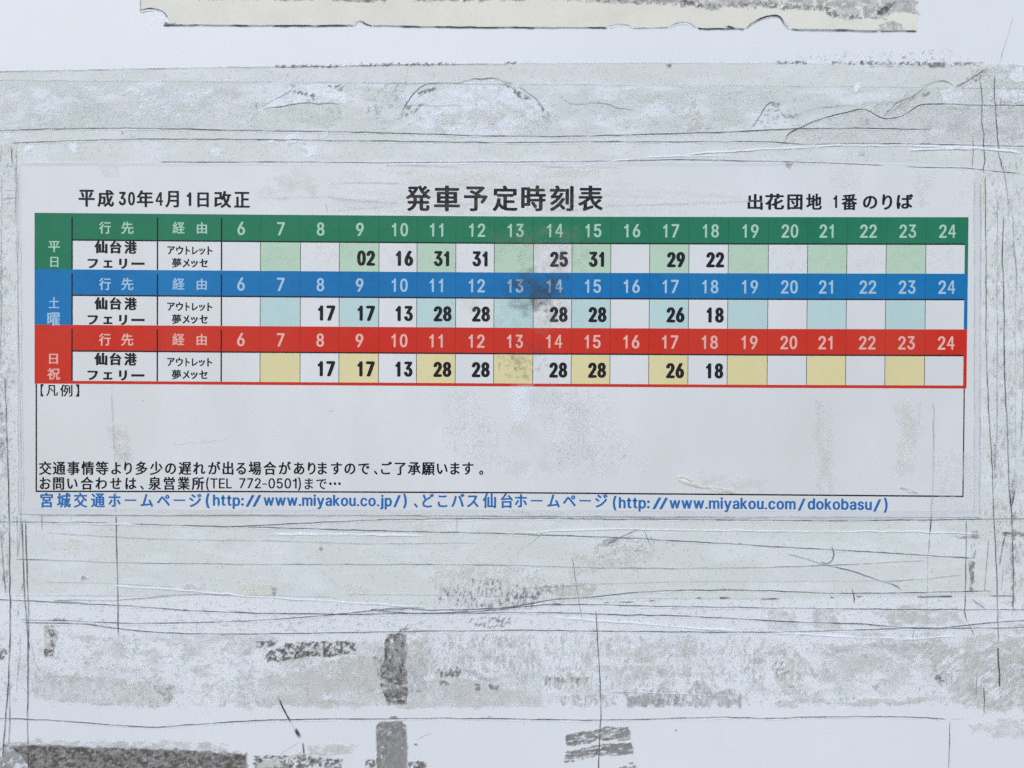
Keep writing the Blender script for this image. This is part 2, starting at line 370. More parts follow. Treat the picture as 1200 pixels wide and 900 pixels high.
residue('squared grey glue block standing at the bottom edge under the long line', [
    ([(441, 849), (446, 846), (470, 845), (476, 849), (477, 940), (441, 940)], M_GR, K(density=.97, sc=(3, 3), strength=.95, soft=.7, ragged=.6)),
    ([(477, 861), (470, 868), (460, 876), (453, 886), (447, 900), (446, 940), (477, 940)], M_DK, K(density=.93, sc=(3, 3), strength=.62, soft=1, ragged=1.5)),
    ([(455, 842), (458, 839), (464, 839), (468, 842)], M_GR, K(density=1, strength=.9, soft=.6, ragged=.5)),
    ([(428, 891), (441, 890), (441, 940), (430, 940)], M_DK, K(density=.6, sc=(3, 2.4), strength=.95, soft=.8, ragged=1.5)),
    ([(477, 891), (500, 892), (499, 899), (486, 904), (477, 903)], M_DK, K(density=.62, sc=(3, 2.2), strength=.95, soft=.8, ragged=1.5))])
residue('four slanting grey brush strokes of glue near the bottom middle', [
    ([(662, 860), (690, 857), (712, 852), (736, 851), (739, 858), (740, 868), (700, 868), (690, 871), (664, 874)], M_GR, K(density=.74, sc=(9, 1.5), slant=.13, strength=1, soft=.8, ragged=1.2, edge=.07)),
    ([(662, 880), (690, 876), (712, 871), (738, 869), (742, 878), (742, 885), (700, 885), (680, 890), (661, 896)], M_GR, K(density=.78, sc=(9, 1.5), slant=.13, strength=1, soft=.8, ragged=1.2, edge=.07)),
    ([(700, 856), (736, 851), (739, 858), (740, 867), (705, 866)], M_DK, K(density=.35, sc=(6, 1.5), slant=.13, strength=.6, soft=1, ragged=1)),
    ([(715, 874), (738, 871), (742, 884), (712, 883)], M_DK, K(density=.5, sc=(6, 2), slant=.13, strength=.6, soft=1, ragged=1)),
    ([(724, 899), (738, 896), (745, 897), (745, 940), (722, 940)], M_GR, K(density=.8, sc=(4, 2), strength=.9, soft=.8, ragged=1)),
    ([(737, 893), (742, 892), (742, 895), (738, 895)], M_DK, K(density=1, strength=.8, soft=.6, ragged=.5))])
residue('pale smooth patch of glue at lower left above the long sagging line', [
    ([(35, 796), (60, 792), (90, 789), (140, 796), (205, 801), (203, 818), (192, 828), (160, 827), (135, 824), (70, 822), (40, 815)], M_PALE, K(density=1, strength=.75, soft=1.2, ragged=3)),
    ([(38, 800), (60, 792), (110, 791), (130, 796), (100, 800), (60, 806)], M_MG, K(density=.4, sc=(7, 3), strength=.5, soft=2, ragged=2)),
    ([(180, 802), (215, 803), (204, 807), (203, 818), (193, 826), (182, 815)], M_GR, K(density=.45, sc=(4, 3), strength=.6, soft=1.5, ragged=2)),
    ([(60, 819), (100, 823), (200, 827), (190, 829), (90, 825)], M_MG, K(density=.5, sc=(7, 3), strength=.7, soft=.8, ragged=1)),
    ([(235, 800), (270, 795), (300, 802), (302, 830), (250, 828), (238, 815)], M_GREEN, K(density=.6, sc=(7, 5), strength=.55, soft=2, ragged=3))])
residue('dark speckled strip and stem of old glue left of bottom centre', [
    ([(300, 795), (340, 790), (400, 770), (500, 748), (512, 783), (600, 810), (600, 828), (480, 829), (440, 825), (330, 829), (300, 829)], M_PALE, K(density=.9, sc=(30, 12), strength=.85, soft=1.2, ragged=3)),
    ([(395, 768), (445, 757), (500, 750), (505, 785), (485, 812), (440, 808), (398, 795)], M_GREEN, K(density=.68, sc=(5, 8), strength=.75, soft=3, ragged=4)),
    ([(300, 751), (326, 751), (322, 756), (310, 760), (300, 758)], M_DK, K(density=.66, sc=(4, 2.4), strength=.95, soft=.8, ragged=1.2)),
    ([(308, 768), (322, 759), (338, 752), (418, 752), (418, 764), (402, 766), (385, 771), (370, 768), (348, 772), (326, 776), (308, 773)], M_DK, K(density=.62, sc=(2.6, 3.4), strength=1, soft=1, ragged=2)),
    ([(452, 743), (476, 742), (477, 827), (453, 826), (451, 790)], M_GR, K(density=.76, sc=(2.2, 5), strength=.85, soft=.7, ragged=1.2)),
    ([(436, 770), (452, 765), (452, 800), (442, 796)], M_GR, K(density=.35, sc=(2.2, 5), strength=.8, soft=1, ragged=1.5)),
    ([(444, 780), (455, 775), (476, 785), (477, 812), (474, 825), (452, 823), (446, 806)], M_DK, K(density=.7, sc=(6, 3), strength=1, soft=1, ragged=2)),
    ([(455, 742), (474, 742), (476, 796), (460, 792), (446, 775)], M_DK, K(density=.45, sc=(2.2, 6), strength=1, soft=1, ragged=1.5)),
    ([(478, 768), (500, 765), (505, 808), (478, 812)], M_MG, K(density=.45, sc=(3, 6), strength=.7, soft=2, ragged=2)),
    ([(512, 785), (535, 782), (543, 786), (530, 800), (516, 809)], M_DK, K(density=.42, sc=(2.6, 3), slant=.5, strength=.9, soft=1.2, ragged=1.5)),
    ([(540, 783), (600, 788), (600, 800), (560, 796)], M_GR, K(density=.2, sc=(6, 3), strength=.5, soft=1.2, ragged=2)),
    ([(556, 801), (562, 801), (563, 809), (558, 810)], M_DK, K(density=.9, sc=(3, 3), strength=.9, soft=.8, ragged=.8)),
    ([(572, 801), (585, 803), (583, 808), (574, 808)], M_DK, K(density=.8, sc=(3, 3), strength=.9, soft=.8, ragged=.8)),
    ([(430, 808), (492, 808), (492, 810), (430, 811)], M_DK, K(density=.6, sc=(5, 2), strength=.8, soft=.8, ragged=.8))])
residue('wide rectangle of pale glue with streaky grey strokes at bottom centre right', [
    ([(480, 811), (600, 788), (620, 782), (633, 790), (637, 828), (480, 828)], M_PALE, K(density=.95, sc=(20, 12), strength=.7, soft=1, ragged=1.5)),
    ([(637, 794), (690, 793), (690, 805), (672, 806), (640, 808)], M_GREEN, K(density=.65, sc=(1.8, 6), strength=1, soft=.8, ragged=1)),
    ([(637, 793), (690, 793), (689, 800), (650, 800), (638, 803)], M_GR, K(density=.36, sc=(1.6, 5), strength=.9, soft=.8, ragged=1)),
    ([(655, 816), (675, 813), (723, 814), (722, 827), (660, 828)], M_MG, K(density=.55, sc=(2, 6), strength=.75, soft=1, ragged=1.5)),
    ([(730, 808), (745, 806), (760, 810), (775, 804), (800, 814), (815, 796), (825, 794), (835, 812), (860, 806), (870, 815), (868, 829), (737, 828)], M_MG, K(density=.72, sc=(3.4, 6), strength=.85, soft=1, ragged=2)),
    ([(733, 815), (780, 812), (800, 818), (800, 828), (738, 828)], M_GR, K(density=.5, sc=(2.6, 6), strength=.7, soft=1, ragged=2)),
    ([(725, 760), (760, 757), (812, 754), (815, 768), (780, 770), (755, 776), (732, 772)], M_GREEN, K(density=.78, sc=(6, 6), strength=.6, soft=1.5, ragged=2.5)),
    ([(720, 782), (760, 779), (795, 784), (812, 778), (808, 792), (760, 794), (725, 793)], M_PALE, K(density=.72, sc=(4, 6), strength=.95, soft=1.5, ragged=2.5)),
    ([(655, 783), (668, 778), (672, 792), (658, 792)], M_MG, K(density=.4, sc=(2, 6), strength=.7, soft=1.5, ragged=1.5)),
    ([(680, 765), (698, 762), (694, 780), (682, 781)], M_PALE, K(density=.8, sc=(3, 6), strength=.9, soft=1.5, ragged=1.5)),
    ([(865, 760), (890, 758), (895, 785), (900, 810), (885, 808), (868, 780)], M_MG, K(density=.3, sc=(2, 6), strength=.7, soft=1.5, ragged=2))])
residue('rough greenish grey mottling at lower right where two tape ends met', [
    ([(1050, 752), (1100, 752), (1130, 756), (1200, 745), (1260, 742), (1260, 838), (1200, 833), (1150, 832), (1118, 822), (1105, 800), (1088, 776)], M_GREEN, K(density=.68, sc=(8, 6), slant=.6, strength=.75, soft=2.5, ragged=5)),
    ([(1065, 752), (1130, 762), (1200, 755), (1260, 752), (1260, 830), (1180, 830), (1115, 812), (1095, 785)], M_MG, K(density=.3, sc=(4, 3), slant=.8, strength=.6, soft=2.5, ragged=5)),
    ([(1093, 789), (1104, 791), (1110, 800), (1102, 804), (1095, 797)], M_DK, K(density=.55, sc=(2.4, 2.4), strength=.9, soft=1.2, ragged=1.5)),
    ([(1120, 815), (1140, 812), (1178, 822), (1176, 833), (1160, 830), (1130, 826)], M_MG, K(density=.5, sc=(6, 3), strength=.5, soft=1.5, ragged=2)),
    ([(1192, 775), (1215, 770), (1215, 830), (1196, 790)], M_GR, K(density=.5, sc=(3, 4), strength=.6, soft=1.5, ragged=2)),
    ([(1135, 848), (1200, 838), (1260, 836), (1260, 862), (1170, 864), (1138, 858)], M_PALE, K(density=.8, sc=(12, 6), strength=.75, soft=2, ragged=3))])
residue('pale grey rectangle of glue under the tape band, right of bottom centre', [
    ([(965, 758), (1000, 753), (1075, 755), (1072, 764), (1062, 799), (960, 799), (962, 780)], M_PALE, K(density=.85, sc=(14, 9), strength=.72, soft=2, ragged=3)),
    ([(960, 756), (1055, 752), (1100, 753), (1098, 758), (1060, 762), (975, 764)], M_MG, K(density=.55, sc=(12, 3), strength=.45, soft=1.5, ragged=2)),
    ([(1042, 761), (1062, 760), (1064, 770), (1046, 770)], M_MG, K(density=.7, sc=(5, 3), strength=.45, soft=1.5, ragged=1.5)),
    ([(900, 762), (925, 756), (940, 765), (960, 790), (925, 800), (948, 812), (920, 812), (908, 795)], M_PALE, K(density=.7, sc=(4, 6), strength=.95, soft=2, ragged=3)),
    ([(908, 765), (918, 772), (925, 788), (935, 800), (932, 808), (918, 806), (908, 790)], M_GR, K(density=.22, sc=(2, 4), strength=.8, soft=1.5, ragged=2)),
    ([(910, 798), (934, 795), (940, 808), (925, 814), (914, 808)], M_YEL, K(density=.55, sc=(3, 4), strength=.7, soft=1.5, ragged=2)),
    ([(960, 759), (997, 760), (995, 766), (965, 767)], M_MG, K(density=.55, sc=(6, 3), strength=.5, soft=1, ragged=1.5)),
    ([(900, 819), (1000, 818), (1088, 816), (1086, 823), (1000, 827), (900, 828)], M_PALE, K(density=.6, sc=(12, 5), strength=.9, soft=1.5, ragged=2)),
    ([(1021, 804), (1026, 801), (1031, 799), (1029, 806), (1026, 811), (1023, 808)], M_MG, K(density=.9, sc=(3, 4), strength=.8, soft=1, ragged=1)),
    ([(962, 781), (972, 783), (974, 797), (966, 793)], M_MG, K(density=.5, sc=(3, 4), slant=-.8, strength=.6, soft=1, ragged=1))])
residue('small brown drip stain near the left edge under the tape', [
    ([(62, 724), (76, 724), (80, 729), (64, 729)], M_GR, K(density=.7, sc=(3, 2), strength=.7, soft=1, ragged=1)),
    ([(51, 731), (62, 732), (69, 742), (66, 756), (62, 770), (51, 771)], M_GREEN, K(density=.85, sc=(4, 4), strength=.9, soft=1, ragged=1.5)),
    ([(52, 732), (61, 732), (64, 742), (68, 746), (65, 760), (58, 764), (60, 748)], M_DK, K(density=.5, sc=(3, 4), strength=.85, soft=1, ragged=1.2)),
    ([(51, 760), (64, 760), (62, 768), (52, 769)], M_DK, K(density=.7, sc=(2.6, 2.4), strength=.95, soft=.8, ragged=1)),
    ([(50, 786), (64, 788), (66, 795), (52, 795)], M_GREEN, K(density=.5, sc=(3, 3), strength=.7, soft=1, ragged=1.5))])
residue('dark mould spots on the left edge above the bottom corner', [
    ([(-20, 752), (4, 755), (9, 765), (5, 773), (-20, 776)], M_DK, K(density=.7, sc=(3, 3), strength=.9, soft=1.2, ragged=1.5)),
    ([(5, 800), (14, 798), (16, 812), (8, 815)], M_MG, K(density=.6, sc=(3, 3), strength=.7, soft=1.2, ragged=1.5)),
    ([(-20, 868), (8, 872), (14, 900), (-20, 905)], M_DK, K(density=.28, sc=(2, 3), strength=.8, soft=1.2, ragged=1.5))])
# mottled remains between the lower tape band and the sagging line
residue('wide band of faint mottled glue between the lower tape and the long sagging line', [
    ([(-60, 742), (420, 744), (900, 741), (1260, 735), (1260, 822), (1090, 826), (600, 828), (200, 828), (-60, 790)], M_PALE, K(density=.3, sc=(26, 9), strength=.6, soft=4, ragged=6, res=2.2)),
    ([(90, 742), (300, 745), (300, 800), (180, 800), (100, 780)], M_PALE, K(density=.3, sc=(9, 5), strength=.8, soft=4, ragged=5)),
    ([(275, 742), (300, 742), (330, 750), (300, 768), (278, 758)], M_GREEN, K(density=.6, sc=(6, 4), strength=.6, soft=2, ragged=3)),
    ([(480, 740), (900, 742), (900, 800), (700, 810), (640, 800), (520, 795)], M_PALE, K(density=.26, sc=(3, 9), strength=.85, soft=4, ragged=5)),
    ([(500, 742), (620, 742), (640, 790), (520, 775)], M_MG, K(density=.16, sc=(2, 7), strength=.7, soft=3, ragged=3)),
    ([(330, 770), (420, 775), (415, 808), (345, 805)], M_PALE, K(density=.4, sc=(4, 4), strength=.95, soft=3, ragged=4)),
    ([(960, 740), (1130, 738), (1200, 745), (1200, 800), (1100, 770)], M_PALE, K(density=.4, sc=(14, 7), strength=.8, soft=4, ragged=4))], d=.045)

# fine dust caught everywhere in the old layers
residue('fine dark dust scattered over the tape bands and glue above and below the timetable', [
    ([(-30, 84), (600, 77), (1240, 78), (1240, 192), (-30, 190)], M_GR, K(density=.02, sc=(2.2, 1.8), strength=.4, soft=3, ragged=2, oct_=3)),
    ([(-30, 100), (1240, 104), (1240, 170), (-30, 152)], M_MG, K(density=.06, sc=(9, 3), strength=.3, soft=5, ragged=4, oct_=5)),
    ([(-30, 608), (1240, 612), (1240, 700), (-30, 700)], M_GR, K(density=.015, sc=(2.2, 2), strength=.4, soft=3, ragged=2, oct_=3)),
    ([(-30, 700), (1240, 700), (1240, 745), (-30, 745)], M_GR, K(density=.05, sc=(2.6, 1.8), strength=.45, soft=3, ragged=2, oct_=3)),
    ([(-30, 745), (1240, 745), (1240, 828), (-30, 828)], M_GR, K(density=.05, sc=(1.8, 3), strength=.5, soft=3, ragged=2, oct_=3)),
    ([(1150, 75), (1240, 75), (1240, 640), (1150, 640)], M_GR, K(density=.06, sc=(1.6, 5), strength=.55, soft=3, ragged=2, oct_=3)),
    ([(-30, 160), (22, 160), (22, 640), (-30, 640)], M_GR, K(density=.07, sc=(1.6, 3), strength=.55, soft=3, ragged=2, oct_=3))], d=.235, name='dust', cat='dust')
# lower tape band dirt
residue('smudged grey finger mark on the tape below the timetable, middle right', [
    ([(672, 652), (690, 642), (706, 640), (735, 626), (756, 620), (764, 645), (768, 660), (735, 668), (690, 668), (660, 690)], M_GREEN, K(density=.5, sc=(9, 7), strength=.55, soft=5, ragged=6)),
    ([(700, 637), (712, 632), (728, 628), (722, 634), (706, 641)], M_GR, K(density=.8, sc=(5, 3), slant=.6, strength=.75, soft=1.5, ragged=1.5)),
    ([(690, 640), (765, 622), (770, 660), (700, 668)], M_GR, K(density=.07, sc=(2.5, 2.5), strength=.8, soft=3, ragged=4))], d=.14)
residue('olive smear on the lower tape right of centre', [
    ([(622, 686), (660, 684), (705, 683), (695, 697), (640, 700), (624, 696)], M_GREEN, K(density=.7, sc=(8, 4), strength=.9, soft=3, ragged=3)),
    ([(625, 686), (662, 685), (660, 694), (632, 695)], M_GR, K(density=.45, sc=(4, 3), strength=.7, soft=2, ragged=2))], d=.14)
residue('field of tiny black ticks on the lower tape near the middle', [
    ([(500, 672), (560, 660), (640, 668), (640, 712), (570, 714), (510, 702)], M_PALE, K(density=.5, sc=(3, 7), strength=.8, soft=4, ragged=4)),
    ([(520, 690), (560, 672), (632, 690), (632, 714), (570, 714), (510, 705)], M_BLK, K(density=.17, sc=(2.2, 5), slant=.6, strength=.75, soft=2.5, ragged=4)),
    ([(598, 694), (636, 692), (622, 713), (600, 714)], M_BLK, K(density=.3, sc=(2, 4), strength=.85, soft=1.5, ragged=2)),
    ([(548, 722), (600, 720), (600, 732), (585, 736), (575, 738), (550, 730)], M_BLK, K(density=.25, sc=(3, 2.4), slant=.7, strength=.8, soft=2, ragged=2)),
    ([(640, 738), (660, 728), (645, 735)], M_BLK, K(density=.6, sc=(3, 2.4), slant=.7, strength=.7, soft=1.5, ragged=1.5)),
    ([(456, 748), (468, 740), (478, 731), (480, 736), (470, 744), (459, 750)], M_DK, K(density=.75, sc=(3, 2), slant=.7, strength=.9, soft=1, ragged=1)),
    ([(200, 725), (500, 722), (500, 740), (200, 740)], M_MG, K(density=.07, sc=(5, 3), strength=.6, soft=2, ragged=2))], d=.14)
residue('yellowed squares of glue along the left half of the lower tape', [
    ([(76, 628), (97, 630), (94, 640), (88, 652), (74, 654)], M_YEL, K(density=.7, sc=(6, 6), strength=.7, soft=3, ragged=2)),
    ([(212, 684), (240, 683), (240, 692), (214, 692)], M_PALE, K(density=.8, sc=(6, 4), strength=.9, soft=2, ragged=2)),
    ([(284, 684), (319, 684), (319, 698), (284, 697)], M_YEL, K(density=.9, sc=(6, 4), strength=.6, soft=1.2, ragged=1)),
    ([(403, 684), (424, 685), (427, 698), (404, 697)], M_YEL, K(density=.85, sc=(6, 4), strength=.65, soft=1.5, ragged=1)),
    ([(318, 686), (325, 686), (324, 697), (322, 702), (319, 697)], M_GR, K(density=.7, sc=(3, 3), strength=.75, soft=.8, ragged=.6)),
    ([(95, 675), (101, 677), (99, 681), (95, 680)], M_GR, K(density=.8, sc=(3, 3), strength=.8, soft=1, ragged=.6)),
    ([(374, 641), (378, 641), (378, 645), (375, 645)], M_DK, K(density=1, strength=.7, soft=.7, ragged=.4)),
    ([(484, 611), (495, 612), (494, 622), (484, 621)], M_YEL, K(density=.7, sc=(3, 3), strength=.7, soft=2, ragged=1)),
    ([(510, 660), (545, 662), (545, 680), (512, 678)], M_YEL, K(density=.45, sc=(5, 4), strength=.5, soft=3, ragged=2))], d=.14)
residue('slanting grey lozenges pressed under the lower tape at right', [
    ([(952, 714), (976, 714), (988, 738), (960, 739), (950, 730)], M_PALE, K(density=.95, sc=(8, 8), strength=.85, soft=1, ragged=1)),
    ([(898, 714), (930, 715), (942, 738), (898, 738)], M_PALE, K(density=.9, sc=(8, 8), strength=.7, soft=1, ragged=1)),
    ([(1022, 716), (1060, 708), (1120, 712), (1130, 731), (1075, 733), (1030, 731)], M_PALE, K(density=.8, sc=(12, 8), strength=.9, soft=2, ragged=3)),
    ([(1060, 716), (1095, 714), (1100, 730), (1065, 730)], M_GREEN, K(density=.4, sc=(5, 5), strength=.7, soft=2, ragged=3)),
    ([(1178, 732), (1260, 728), (1260, 745), (1190, 743)], M_GREEN, K(density=.7, sc=(5, 4), strength=.8, soft=2, ragged=2))], d=.12)
residue('dirty upright crust on the tape at the right below the timetable corner', [
    ([(1135, 656), (1143, 657), (1142, 672), (1141, 684), (1137, 685), (1136, 672)], M_DK, K(density=.85, sc=(3, 3), strength=.85, soft=.8, ragged=.8)),
    ([(1135, 687), (1141, 686), (1140, 693), (1136, 692)], M_BLK, K(density=.8, sc=(3, 3), strength=.8, soft=.8, ragged=.8)),
    ([(1116, 628), (1150, 626), (1150, 631), (1118, 631)], M_GR, K(density=.6, sc=(5, 2), strength=.8, soft=.8, ragged=.6)),
    ([(1138, 621), (1146, 621), (1146, 631), (1138, 631)], M_GR, K(density=.6, sc=(3, 3), strength=.75, soft=.8, ragged=.6)),
    ([(1174, 622), (1205, 624), (1260, 625), (1260, 631), (1176, 628)], M_BLK, K(density=.75, sc=(6, 3), strength=.85, soft=1.2, ragged=1)),
    ([(1184, 600), (1190, 600), (1189, 720), (1184, 720)], M_GR, K(density=.5, sc=(2, 6), strength=.8, soft=1.2, ragged=1.5)),
    ([(1165, 600), (1260, 600), (1260, 720), (1168, 720)], M_MG, K(density=.15, sc=(4, 9), strength=.6, soft=3, ragged=3)),
    ([(1137, 636), (1144, 636), (1142, 655), (1137, 655)], M_GR, K(density=.4, sc=(1.3, 8), strength=.75, soft=.8, ragged=.8))], d=.15)

# upper tape band dirt
residue('torn bubble in the upper tape, arch shaped, with black specks', [
    ([(468, 128), (482, 106), (500, 100), (540, 96), (580, 92), (606, 104), (632, 119), (645, 130), (640, 150), (500, 152), (470, 140)], M_WHT, K(density=.5, sc=(9, 6), strength=.55, soft=2.5, ragged=4, grit=.12)),
    ([(488, 112), (495, 104), (514, 102), (507, 108), (492, 115)], M_BLK, K(density=.55, sc=(3, 2.2), slant=.4, strength=.85, soft=1, ragged=1.5)),
    ([(468, 132), (478, 121), (500, 122), (492, 130), (475, 137)], M_GR, K(density=.4, sc=(3, 2.2), slant=.4, strength=.8, soft=2, ragged=2)),
    ([(592, 98), (606, 103), (622, 114), (628, 119), (612, 117), (597, 107)], M_BLK, K(density=.45, sc=(3, 2), slant=-.5, strength=.9, soft=1, ragged=1.5)),
    ([(624, 116), (634, 122), (641, 130), (648, 140), (632, 126)], M_BLK, K(density=.5, sc=(3, 2), slant=-.8, strength=.85, soft=1, ragged=1)),
    ([(505, 130), (545, 126), (620, 132), (652, 135), (650, 152), (505, 153)], M_GREEN, K(density=.5, sc=(12, 8), strength=.5, soft=4, ragged=4)),
    ([(425, 95), (482, 92), (478, 140), (430, 140)], M_MG, K(density=.2, sc=(4, 4), strength=.6, soft=3, ragged=3)),
    ([(632, 130), (648, 132), (646, 142), (634, 140)], M_MG, K(density=.6, sc=(4, 4), strength=.5, soft=2, ragged=2))], d=.12)
residue('torn white tongue in the upper tape at left with a curled tip', [
    ([(306, 127), (325, 112), (346, 99), (402, 98), (405, 121), (350, 122), (318, 125)], M_WHT, K(density=.9, sc=(9, 6), strength=.85, soft=1.2, ragged=1.5)),
    ([(340, 98), (348, 97), (346, 103), (341, 102)], M_MG, K(density=.9, sc=(3, 3), strength=.7, soft=1, ragged=.8)),
    ([(342, 106), (350, 103), (358, 110), (350, 111)], M_BLK, K(density=.6, sc=(3, 2), strength=.75, soft=1, ragged=1)),
    ([(352, 107), (368, 110), (372, 118), (360, 119)], M_BLK, K(density=.25, sc=(2.5, 2.5), strength=.8, soft=1, ragged=1.5)),
    ([(382, 100), (403, 98), (404, 108), (392, 107)], M_BLK, K(density=.4, sc=(3, 2.2), strength=.8, soft=1, ragged=1.5)),
    ([(308, 127), (400, 123), (400, 150), (330, 140)], M_GREEN, K(density=.75, sc=(20, 8), strength=.4, soft=2, ragged=2))], d=.12)
residue('white paint flakes showing through the tape at upper left', [
    ([(96, 131), (100, 131), (99, 137), (96, 136)], M_WHT, K(density=1, strength=1, soft=1, ragged=.8)),
    ([(194, 130), (199, 131), (198, 135), (194, 135)], M_WHT, K(density=1, strength=1, soft=1, ragged=.8)),
    ([(80, 168), (92, 168), (91, 178), (84, 180)], M_WHT, K(density=1, strength=.9, soft=1.2, ragged=2)),
    ([(27, 174), (38, 173), (38, 180), (28, 180)], M_WHT, K(density=.8, strength=.8, soft=1.2, ragged=2)),
    ([(6, 156), (12, 156), (12, 163), (7, 163)], M_WHT, K(density=1, strength=.9, soft=1, ragged=1)),
    ([(248, 175), (260, 174), (262, 184), (250, 183)], M_WHT, K(density=.9, strength=.8, soft=1.5, ragged=2)),
    ([(336, 158), (347, 156), (347, 167), (337, 168)], M_WHT, K(density=1, strength=1, soft=1.2, ragged=2)),
    ([(358, 173), (371, 172), (372, 184), (360, 183)], M_WHT, K(density=1, strength=1, soft=1.2, ragged=2)),
    ([(380, 154), (385, 154), (384, 160), (381, 160)], M_WHT, K(density=1, strength=1, soft=1, ragged=1)),
    ([(312, 165), (322, 164), (320, 168)], M_WHT, K(density=1, strength=1, soft=1, ragged=1)),
    ([(140, 105), (230, 105), (240, 140), (150, 140)], M_WHT, K(density=.25, sc=(7, 5), strength=.55, soft=4, ragged=4)),
    ([(80, 120), (140, 118), (95, 150), (80, 148)], M_GREEN, K(density=.9, sc=(14, 9), strength=.3, soft=2, ragged=2)),
    ([(0, 100), (300, 100), (300, 150), (0, 150)], M_PALE, K(density=.4, sc=(16, 9), strength=.45, soft=4, ragged=4, grit=.06))], d=.12, name='paint_flakes', cat='paint flakes')
residue('creased and torn layer of tape at upper right with greyed glue beneath', [
    ([(925, 152), (960, 142), (1012, 129), (1035, 141), (1055, 138), (1082, 124), (1260, 124), (1260, 166), (925, 168)], M_PALE, K(density=.95, sc=(20, 9), strength=.6, soft=1.2, ragged=1, grit=.08)),
    ([(1110, 126), (1260, 126), (1260, 166), (1110, 160)], M_MG, K(density=.5, sc=(12, 7), strength=.3, soft=2, ragged=3, grit=.1)),
    ([(700, 105), (910, 105), (905, 118), (880, 146), (700, 150)], M_PALE, K(density=.4, sc=(20, 9), strength=.5, soft=3, ragged=3, grit=.1)),
    ([(1080, 100), (1165, 104), (1165, 120), (1090, 119), (1076, 112)], M_GREEN, K(density=.6, sc=(7, 5), strength=.45, soft=1.5, ragged=2)),
    ([(1030, 136), (1050, 120), (1075, 104), (1088, 100), (1080, 118), (1056, 136)], M_GREEN, K(density=.5, sc=(4, 3), slant=.7, strength=.7, soft=1.5, ragged=2)),
    ([(1000, 126), (1030, 120), (1060, 108), (1080, 112), (1050, 134), (1020, 132)], M_GR, K(density=.14, sc=(5, 2), slant=.6, strength=.7, soft=1.5, ragged=2)),
    ([(884, 140), (900, 120), (914, 126), (940, 132), (930, 140), (900, 150)], M_GR, K(density=.14, sc=(4, 2), strength=.6, soft=2, ragged=2)),
    ([(1118, 100), (1152, 84), (1156, 90), (1130, 103)], M_BLK, K(density=.22, sc=(3, 1.6), slant=.5, strength=.8, soft=1.2, ragged=1.5)),
    ([(1130, 78), (1200, 76), (1260, 90), (1260, 128), (1160, 122)], M_GREEN, K(density=.4, sc=(6, 6), strength=.5, soft=2, ragged=3)),
    ([(1080, 108), (1090, 107), (1088, 112), (1082, 113)], M_GR, K(density=.9, strength=.8, soft=1, ragged=1)),
    ([(1180, 82), (1198, 80), (1200, 96), (1192, 98), (1183, 92)], M_WHT, K(density=1, strength=.9, soft=1, ragged=2)),
    ([(1172, 108), (1200, 106), (1200, 118), (1180, 120)], M_WHT, K(density=.9, strength=.6, soft=1, ragged=2)),
    ([(1100, 106), (1118, 102), (1118, 116), (1104, 118)], M_WHT, K(density=.9, strength=.6, soft=1.5, ragged=2)),
    ([(1130, 76), (1260, 76), (1260, 130), (1170, 120), (1150, 90)], M_MG, K(density=.3, sc=(8, 6), strength=.3, soft=2, ragged=3)),
    ([(900, 119), (914, 119), (912, 126), (903, 124)], M_GR, K(density=.7, sc=(3, 3), strength=.8, soft=1, ragged=1)),
    ([(922, 134), (936, 132), (936, 138), (925, 139)], M_GR, K(density=.5, sc=(3, 3), strength=.75, soft=1, ragged=1)),
    ([(806, 116), (816, 118), (826, 138), (842, 150), (804, 154)], M_PALE, K(density=.6, sc=(4, 4), strength=.9, soft=2, ragged=2)),
    ([(1000, 104), (1007, 97), (1008, 103), (1002, 110)], M_WHT, K(density=1, strength=1, soft=.8, ragged=1)),
    ([(1005, 135), (1018, 130), (1020, 148), (1008, 150)], M_MG, K(density=.35, sc=(4, 4), strength=.6, soft=1, ragged=2)),
    ([(1005, 175), (1014, 175), (1013, 182), (1006, 182)], M_MG, K(density=.7, sc=(4, 4), strength=.6, soft=1, ragged=1)),
    ([(920, 191), (930, 191), (926, 198), (922, 197)], M_GR, K(density=.9, sc=(4, 4), strength=.7, soft=1, ragged=.8))], d=.12)
residue('row of black dirt dots along the upper edge of the upper tape band', [
    ([(322, 76), (410, 74.5), (410, 79), (322, 80)], M_BLK, K(density=.32, sc=(3, 2.5), strength=.9, soft=.8, ragged=.8)),
    ([(418, 73.5), (535, 72.5), (535, 76.5), (418, 78)], M_BLK, K(density=.33, sc=(2.6, 2.2), strength=.9, soft=.8, ragged=.8)),
    ([(590, 72), (606, 72), (606, 75), (590, 75)], M_BLK, K(density=.5, sc=(2.6, 2.2), strength=.9, soft=.6, ragged=.5)),
    ([(781, 75), (787, 75), (786, 79), (782, 78)], M_BLK, K(density=1, strength=.8, soft=.6, ragged=.5)),
    ([(910, 71.5), (945, 71.5), (945, 75), (910, 75)], M_BLK, K(density=.5, sc=(2.6, 2.2), strength=.9, soft=.6, ragged=.5)),
    ([(975, 71), (1010, 71), (1086, 72), (1086, 77), (975, 75)], M_BLK, K(density=.38, sc=(2.6, 2.2), strength=.9, soft=.6, ragged=.5)),
    ([(1086, 73), (1107, 73), (1107, 78.5), (1090, 79)], M_BLK, K(density=.95, sc=(3, 3), strength=.8, soft=1, ragged=.7)),
    ([(1107, 73), (1153, 72), (1153, 76.5), (1107, 77)], M_DK, K(density=.45, sc=(2.6, 2.2), strength=.8, soft=.8, ragged=.6)),
    ([(930, 62), (1110, 55), (1140, 72), (940, 72)], M_GR, K(density=.035, sc=(2.6, 2.4), strength=.7, soft=2, ragged=2)),
    ([(1015, 76), (1085, 77), (1085, 79), (1015, 78)], M_MG, K(density=.5, sc=(6, 2), strength=.7, soft=.8, ragged=.6))], d=.13)
